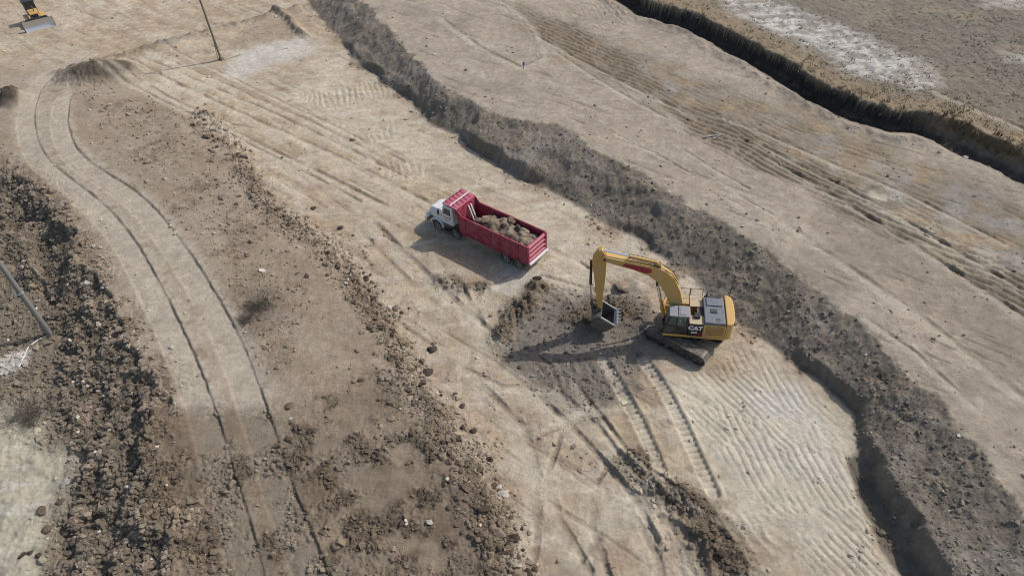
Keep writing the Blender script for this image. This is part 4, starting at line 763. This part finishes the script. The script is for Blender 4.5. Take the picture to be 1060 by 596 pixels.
# rock shapes shared by every boulder
def rock_mesh(seed, mat, sub=2, flat=.72):
    r = np.random.default_rng(seed); bm = bmesh.new(); bmesh.ops.create_icosphere(bm, subdivisions=sub, radius=1.0)
    cuts = [(Vector(r.normal(size=3)).normalized(), r.uniform(.42, .78)) for _ in range(11)]; off = r.uniform(0, 50, 3)
    from mathutils import noise as mn
    for v in bm.verts:
        c = v.co.copy()
        for nrm, d in cuts:
            k = c.dot(nrm)
            if k > d: c -= nrm * (k - d)
        c *= 1.12 + .16 * mn.noise(v.co * 1.6 + Vector(off)) + .10 * mn.noise(v.co * 4 + Vector(off))
        v.co = Vector((c.x, c.y, c.z * flat))
    me = bpy.data.meshes.new('boulder'); bm.to_mesh(me); bm.free(); me.materials.append(mat); return me
ROCKS = {k: [rock_mesh(100 * j + i, mt, 2) for i in range(8)] for j, (k, mt) in enumerate((('b', M_R1), ('t', M_R2), ('w', M_R3), ('d', M_R4)))}
def boulder(p, r, kind, label, group=None, name='boulder', sink=.35, cat='rock'):
    o = link(name, random.choice(ROCKS[kind])); s = r * np.array([random.uniform(.85, 1.2), random.uniform(.8, 1.1), random.uniform(.8, 1.1)])
    o.scale = s; o.rotation_euler = (random.uniform(-.3, .3), random.uniform(-.3, .3), random.uniform(0, 6.28)); o.location = (p[0], p[1], p[2] + r * .72 * (1 - 2 * sink) ); return tag(o, label, cat, group)
SING = [  # pixel, radius m, kind, label
    (645, 298, .72, 't', 'big rounded tan boulder on the ground behind the excavator bucket'), (648, 313, .45, 'b', 'brown rock just below the big tan boulder near the bucket'), (662, 308, .2, 'd', 'small dark stone right of the big tan boulder by the bucket'),
    (556, 290, .62, 'd', 'dark clod just behind the tailgate of the truck'), (325, 216, .5, 'd', 'dark lump alone on the floor left of the truck'), (352, 236, .52, 'b', 'rounded brown boulder on pale floor right of rubble row'), (366, 244, .25, 'b', 'small brown stone beside the rounded boulder on pale floor'),
    (447, 362, .6, 'd', 'dark upright clod above the black boulder near rubble row'), (443, 385, .62, 'd', 'near black boulder alone on floor below the upright clod'), (437, 374, .4, 'b', 'brown stone between the two dark boulders on the floor'), (408, 345, .5, 'd', 'dark clod at the right rim of the rubble row'),
    (479, 421, .38, 'b', 'brown stone on a grey patch right of the rubble row'), (479, 443, .42, 'd', 'left stone of the dark pair right of rubble row'), (490, 446, .42, 'd', 'right stone of the dark pair right of rubble row'), (507, 476, .45, 'd', 'dark broken lump standing clear right of the rubble row'), (513, 503, .45, 'b', 'rounded brown rock next to the chalky white stone'),
    (522, 512, .62, 'w', 'chalky white stone at the right of the rubble row'), (477, 498, .38, 't', 'pale tan stone inside the lower rubble row'), (450, 57, .5, 'w', 'whitish flat stone on the terrace above the embankment'), (285, 18, .45, 'w', 'bright white block beside the dark curved lip'), (213, 140, .5, 'w', 'pale slab on the bench near the heap of dark earth'),
    (301, 434, .3, 'w', 'small white stone on the bench edge by moist soil'), (445, 540, .35, 'w', 'white stone on the brown moist bench near bottom'), (138, 407, .3, 'w', 'white stone at the bottom end of the left slope'), (95, 236, .3, 'w', 'white scrap on the crest of the left slope'), (178, 360, .35, 'w', 'white stone beside the left wheel rut of the haul road'),
    (1006, 149, .55, 'w', 'bright white block at the foot of the reedy bank'), (23, 575, .35, 'd', 'left of three dark clods on the pale pit floor'), (32, 572, .35, 'd', 'middle of three dark clods on the pale pit floor'), (40, 576, .38, 'd', 'right of three dark clods on the pale pit floor'),
    (170, 430, .8, 'b', 'large square brown block on the crest of left slope'), (300, 420, .5, 'b', 'brown boulder beside the right rut where soil turns moist'), (45, 530, .6, 'b', 'large brown lump at foot of left slope on pale floor'), (50, 548, .6, 'b', 'brown lump just below the large one on pale floor'), (62, 520, .5, 'b', 'smaller brown lump above the large one at slope foot'), (265, 214, .4, 'd', 'dark flat stone on the bench left of the rubble row'), (318, 286, .35, 'd', 'small dark stone alone in the middle of the bench'), (210, 125, .5, 'd', 'dark clod at the upper end of the rubble row'), (745, 572, .5, 'd', 'dark clod on the scraped mound near bottom edge'), (770, 545, .3, 'w', 'little white stone on the floor near the bottom mound')]
for px, py, r, k, lb in SING: boulder(gpt(px, py, 0), r * (.92 if r > .7 else .62), k, lb)
# the rubble row: clods that cannot be told from each other
row = smooth_poly([(196, 110), (208, 130), (225, 150), (240, 172), (258, 195), (280, 215), (312, 240), (340, 262), (365, 282), (385, 305), (398, 330), (402, 360), (415, 385), (432, 410), (448, 432), (466, 455), (480, 480), (498, 505), (512, 530), (524, 556), (534, 585), (545, 615)], 10)
KIND = {'b': 'brown', 'd': 'dark', 't': 'tan'}
for k in range(290):
    t = random.random() ** .8; q = row[min(int(t * (len(row) - 1)), len(row) - 1)]; sp = 9 + 5 * t
    px, py = q[0] + random.gauss(0, sp), q[1] + random.gauss(0, sp * .45); r = min(.11 + random.expovariate(1 / .075), .40); kd = random.choice('bbbbddtt')
    if py > 600: continue
    part_ = 'upper stretch of the rubble row, left of the truck' if py < 260 else ('middle stretch of the rubble row, near the black boulder' if py < 420 else 'lower stretch of the rubble row, beside the moist bench')
    lb = ('larger ' if r > .26 else 'small ') + KIND[kd] + ' clod in the ' + part_
    boulder(gpt(px, py, .3), r, kd, lb, lb.replace(' clod in', ' clods of'), name='clod', cat='clod')
for k in range(13):   # rocks of the load
    x = random.uniform(.4, 5.6); y = random.uniform(-.95, .95); r = random.uniform(.28, .58)
    q = to_world(TRUCK, TRUCK_FW, (x, y, 1.24 + 1.22 * float(ss(6.9, 5.3, x)))); boulder(np.array(q), r, random.choice('bdbt'), 'brown rock piled in the crimson bed of the dump truck', 'rocks in the truck bed', sink=.35)
for x, y, r, kd, lb in ((1.9, -.75, .34, 'w', 'whitest rock in the truck bed near its far side'), (4.2, -.4, .55, 't', 'largest tan rock on top of the truck load'), (1.1, .1, .6, 't', 'wide tan slab in the truck bed next to the tailgate')):
    boulder(np.array(to_world(TRUCK, TRUCK_FW, (x, y, 2.25))), r, kd, lb, sink=.35)

# ------------------------------------------------------------------ loose soil nobody could count
def scatter_clods():
    N = 520000; th = np.radians(rng.uniform(15, 71, N)); y = H_CAM / np.tan(th); x = rng.uniform(-1, 1, N) * (0.58 * y + 21)
    z, col, dens = land(x, y); keep = rng.random(N) < dens ** 1.3 * .42
    x, y, z, col = x[keep], y[keep], gzv(x[keep], y[keep]), col[keep]; n = len(x)
    r = np.clip(rng.lognormal(math.log(.062), .5, n), .03, .22) * (0.85 + 0.005 * y) * (1 + .25 * (x < -.62 * y + 2))
    c = col * rng.uniform(.62, 1.05, (n, 1)); c[rng.random(n) < .008] = lin(190, 180, 168)
    bank = (pdist(C_toe, x, y)[1] > -.5) & (pdist(C_crest, x, y)[1] < .5); r = np.where(bank, r * .72, r); c[bank] *= 1.12; c[x < -.62 * y + 6] *= 1.18
    t = (1 + 5 ** .5) / 2
    octa = (np.array([(1, 0, 0), (0, 1, 0), (-1, 0, 0), (0, -1, 0), (0, 0, 1), (0, 0, -1)], float), np.array([(0, 1, 4), (1, 2, 4), (2, 3, 4), (3, 0, 4), (1, 0, 5), (2, 1, 5), (3, 2, 5), (0, 3, 5)]))
    ico = (np.array([(-1, t, 0), (1, t, 0), (-1, -t, 0), (1, -t, 0), (0, -1, t), (0, 1, t), (0, -1, -t), (0, 1, -t), (t, 0, -1), (t, 0, 1), (-t, 0, -1), (-t, 0, 1)]) / 1.9,
           np.array([(0, 11, 5), (0, 5, 1), (0, 1, 7), (0, 7, 10), (0, 10, 11), (1, 5, 9), (5, 11, 4), (11, 10, 2), (10, 7, 6), (7, 1, 8), (3, 9, 4), (3, 4, 2), (3, 2, 6), (3, 6, 8), (3, 8, 9), (4, 9, 5), (2, 4, 11), (6, 2, 10), (8, 6, 7), (9, 8, 1)]))
    VV, FF, CL, k0 = [], [], [], 0
    for (base, fc), sel in ((octa, r <= .085), (ico, r > .085)):
        q = np.nonzero(sel)[0]; m = len(q); nv = len(base); rr = r[q][:, None, None]
        V = base[None] * (1 + rng.uniform(-.3, .3, (m, nv, 1))) * rr + rng.normal(0, .16, (m, nv, 3)) * rr
        V = V * rng.uniform(.7, 1.3, (m, 1, 3)); a = rng.uniform(0, 6.28, m); ca, sa = np.cos(a)[:, None], np.sin(a)[:, None]
        VV.append(np.stack([V[..., 0] * ca - V[..., 1] * sa + x[q][:, None], V[..., 0] * sa + V[..., 1] * ca + y[q][:, None], V[..., 2] * .75 + (z[q] + .15 * r[q])[:, None]], -1).reshape(-1, 3))
        FF.append((fc[None] + nv * np.arange(m)[:, None, None]).reshape(-1, 3) + k0); k0 += m * nv; CL.append(np.repeat(c[q], nv, 0))
    o = link('loose_clods', big_mesh('loose_clods', np.concatenate(VV), np.concatenate(FF), M_CLOD, np.concatenate(CL), False)); tag(o, 'small loose clods and stones strewn over the dug ground', 'soil', kind='stuff'); return n, k0
print('clods', scatter_clods())
def scatter_grass(name, label, N, test, h0, h1, cols, blades=7):
    th = np.radians(rng.uniform(14.6, 40, N)); y = H_CAM / np.tan(th); x = rng.uniform(-1, 1, N) * (0.58 * y + 21)
    k = test(x, y); x, y = x[k], y[k]; z = gzv(x, y); n = len(x)
    V = np.zeros((n, blades, 3, 3)); a = rng.uniform(0, 6.28, (n, blades)); h = rng.uniform(h0, h1, (n, 1)) * rng.uniform(.6, 1.15, (n, blades)); w = .035 + .03 * rng.random((n, blades))
    bx = x[:, None] + rng.normal(0, .14, (n, blades)); by = y[:, None] + rng.normal(0, .14, (n, blades))
    V[:, :, 0] = np.stack([bx - w * np.sin(a), by + w * np.cos(a), np.repeat(z[:, None] - .05, blades, 1)], -1); V[:, :, 1] = np.stack([bx + w * np.sin(a), by - w * np.cos(a), np.repeat(z[:, None] - .05, blades, 1)], -1)
    l = h * rng.uniform(.2, .8, (n, blades)); V[:, :, 2] = np.stack([bx + l * np.cos(a), by + l * np.sin(a), z[:, None] + h], -1)
    c = np.array(cols)[rng.integers(0, len(cols), n)] * rng.uniform(.8, 1.2, (n, 1))
    F = np.arange(n * blades * 3).reshape(-1, 3); o = link(name, big_mesh(name, V.reshape(-1, 3), F, M_GRASS, np.repeat(c, blades * 3, 0), False)); tag(o, label, 'grass', kind='stuff')
def t_edge(x, y):
    _, d, _ = pdist(D_crest, x, y); return (np.abs(d - .3) < rng.exponential(1.5, len(x))) & (rng.random(len(x)) < .35 + 1.2 * fbm(x, y, 4, 3, 401)) & (d > -.15)
def t_field(x, y):
    _, d, _ = pdist(D_crest, x, y); return (d > .6) & (rng.random(len(x)) < .55 + .9 * fbm(x, y, 5, 3, 77))
def t_bank(x, y):
    _, d, _ = pdist(D_crest, x, y); return (d > -1.0) & (d < .3) & (x > W(935, 112, L4)[0])
scatter_grass('edge_grass', 'fringe of dry ochre grass along the ditch edge', 60000, t_edge, .10, .30, [lin(150, 132, 106), lin(140, 125, 102), lin(165, 148, 120)])
scatter_grass('field_grass', 'thin dry grass covering the flat field', 40000, t_field, .05, .14, [lin(128, 120, 98), lin(110, 106, 88), lin(150, 136, 112)], 6)
scatter_grass('reeds', 'dry reeds hanging down the bank at the right end of the ditch', 26000, t_bank, .2, .55, [lin(120, 104, 82), lin(140, 122, 98), lin(98, 86, 70)], 7)
def bush(px, py, z0, r, n, label, col):
    c = gpt(px, py, z0); m = MB()
    for k in range(n):
        a = random.uniform(0, 6.28); l = r * random.uniform(.5, 1.1); q = Vector((c[0] + random.gauss(0, r * .45), c[1] + random.gauss(0, r * .45), 0)); q.z = c[2] + random.uniform(-.05, .1)
        e = q + Vector((math.cos(a) * l * .6, math.sin(a) * l * .6, l * random.uniform(.25, .8))); m.tube(q, e, .018, 3, .006)
        for _ in range(2):
            s = q.lerp(e, random.uniform(.3, .8)); m.tube(s, s + Vector((random.gauss(0, .25), random.gauss(0, .25), random.uniform(.05, .3))) * r, .01, 3, .004)
    R = empty('dry_bush', (c[0], c[1], c[2]), 0, label, 'bush'); o = m.build('twigs', col, R); tag(o, kind='stuff'); o.matrix_parent_inverse = Matrix.Translation((-c[0], -c[1], -c[2]))
bush(268, 318, .7, 1.1, 150, 'low dry brown bush in the middle of the bench', M_TWIG); bush(255, 332, .7, .7, 80, 'smaller dry weed clump touching the haul road rut', M_TWIG); bush(28, 432, -2.2, 1.5, 170, 'dark tangle of dead brush beside the pale pit floor', M_TWIG)
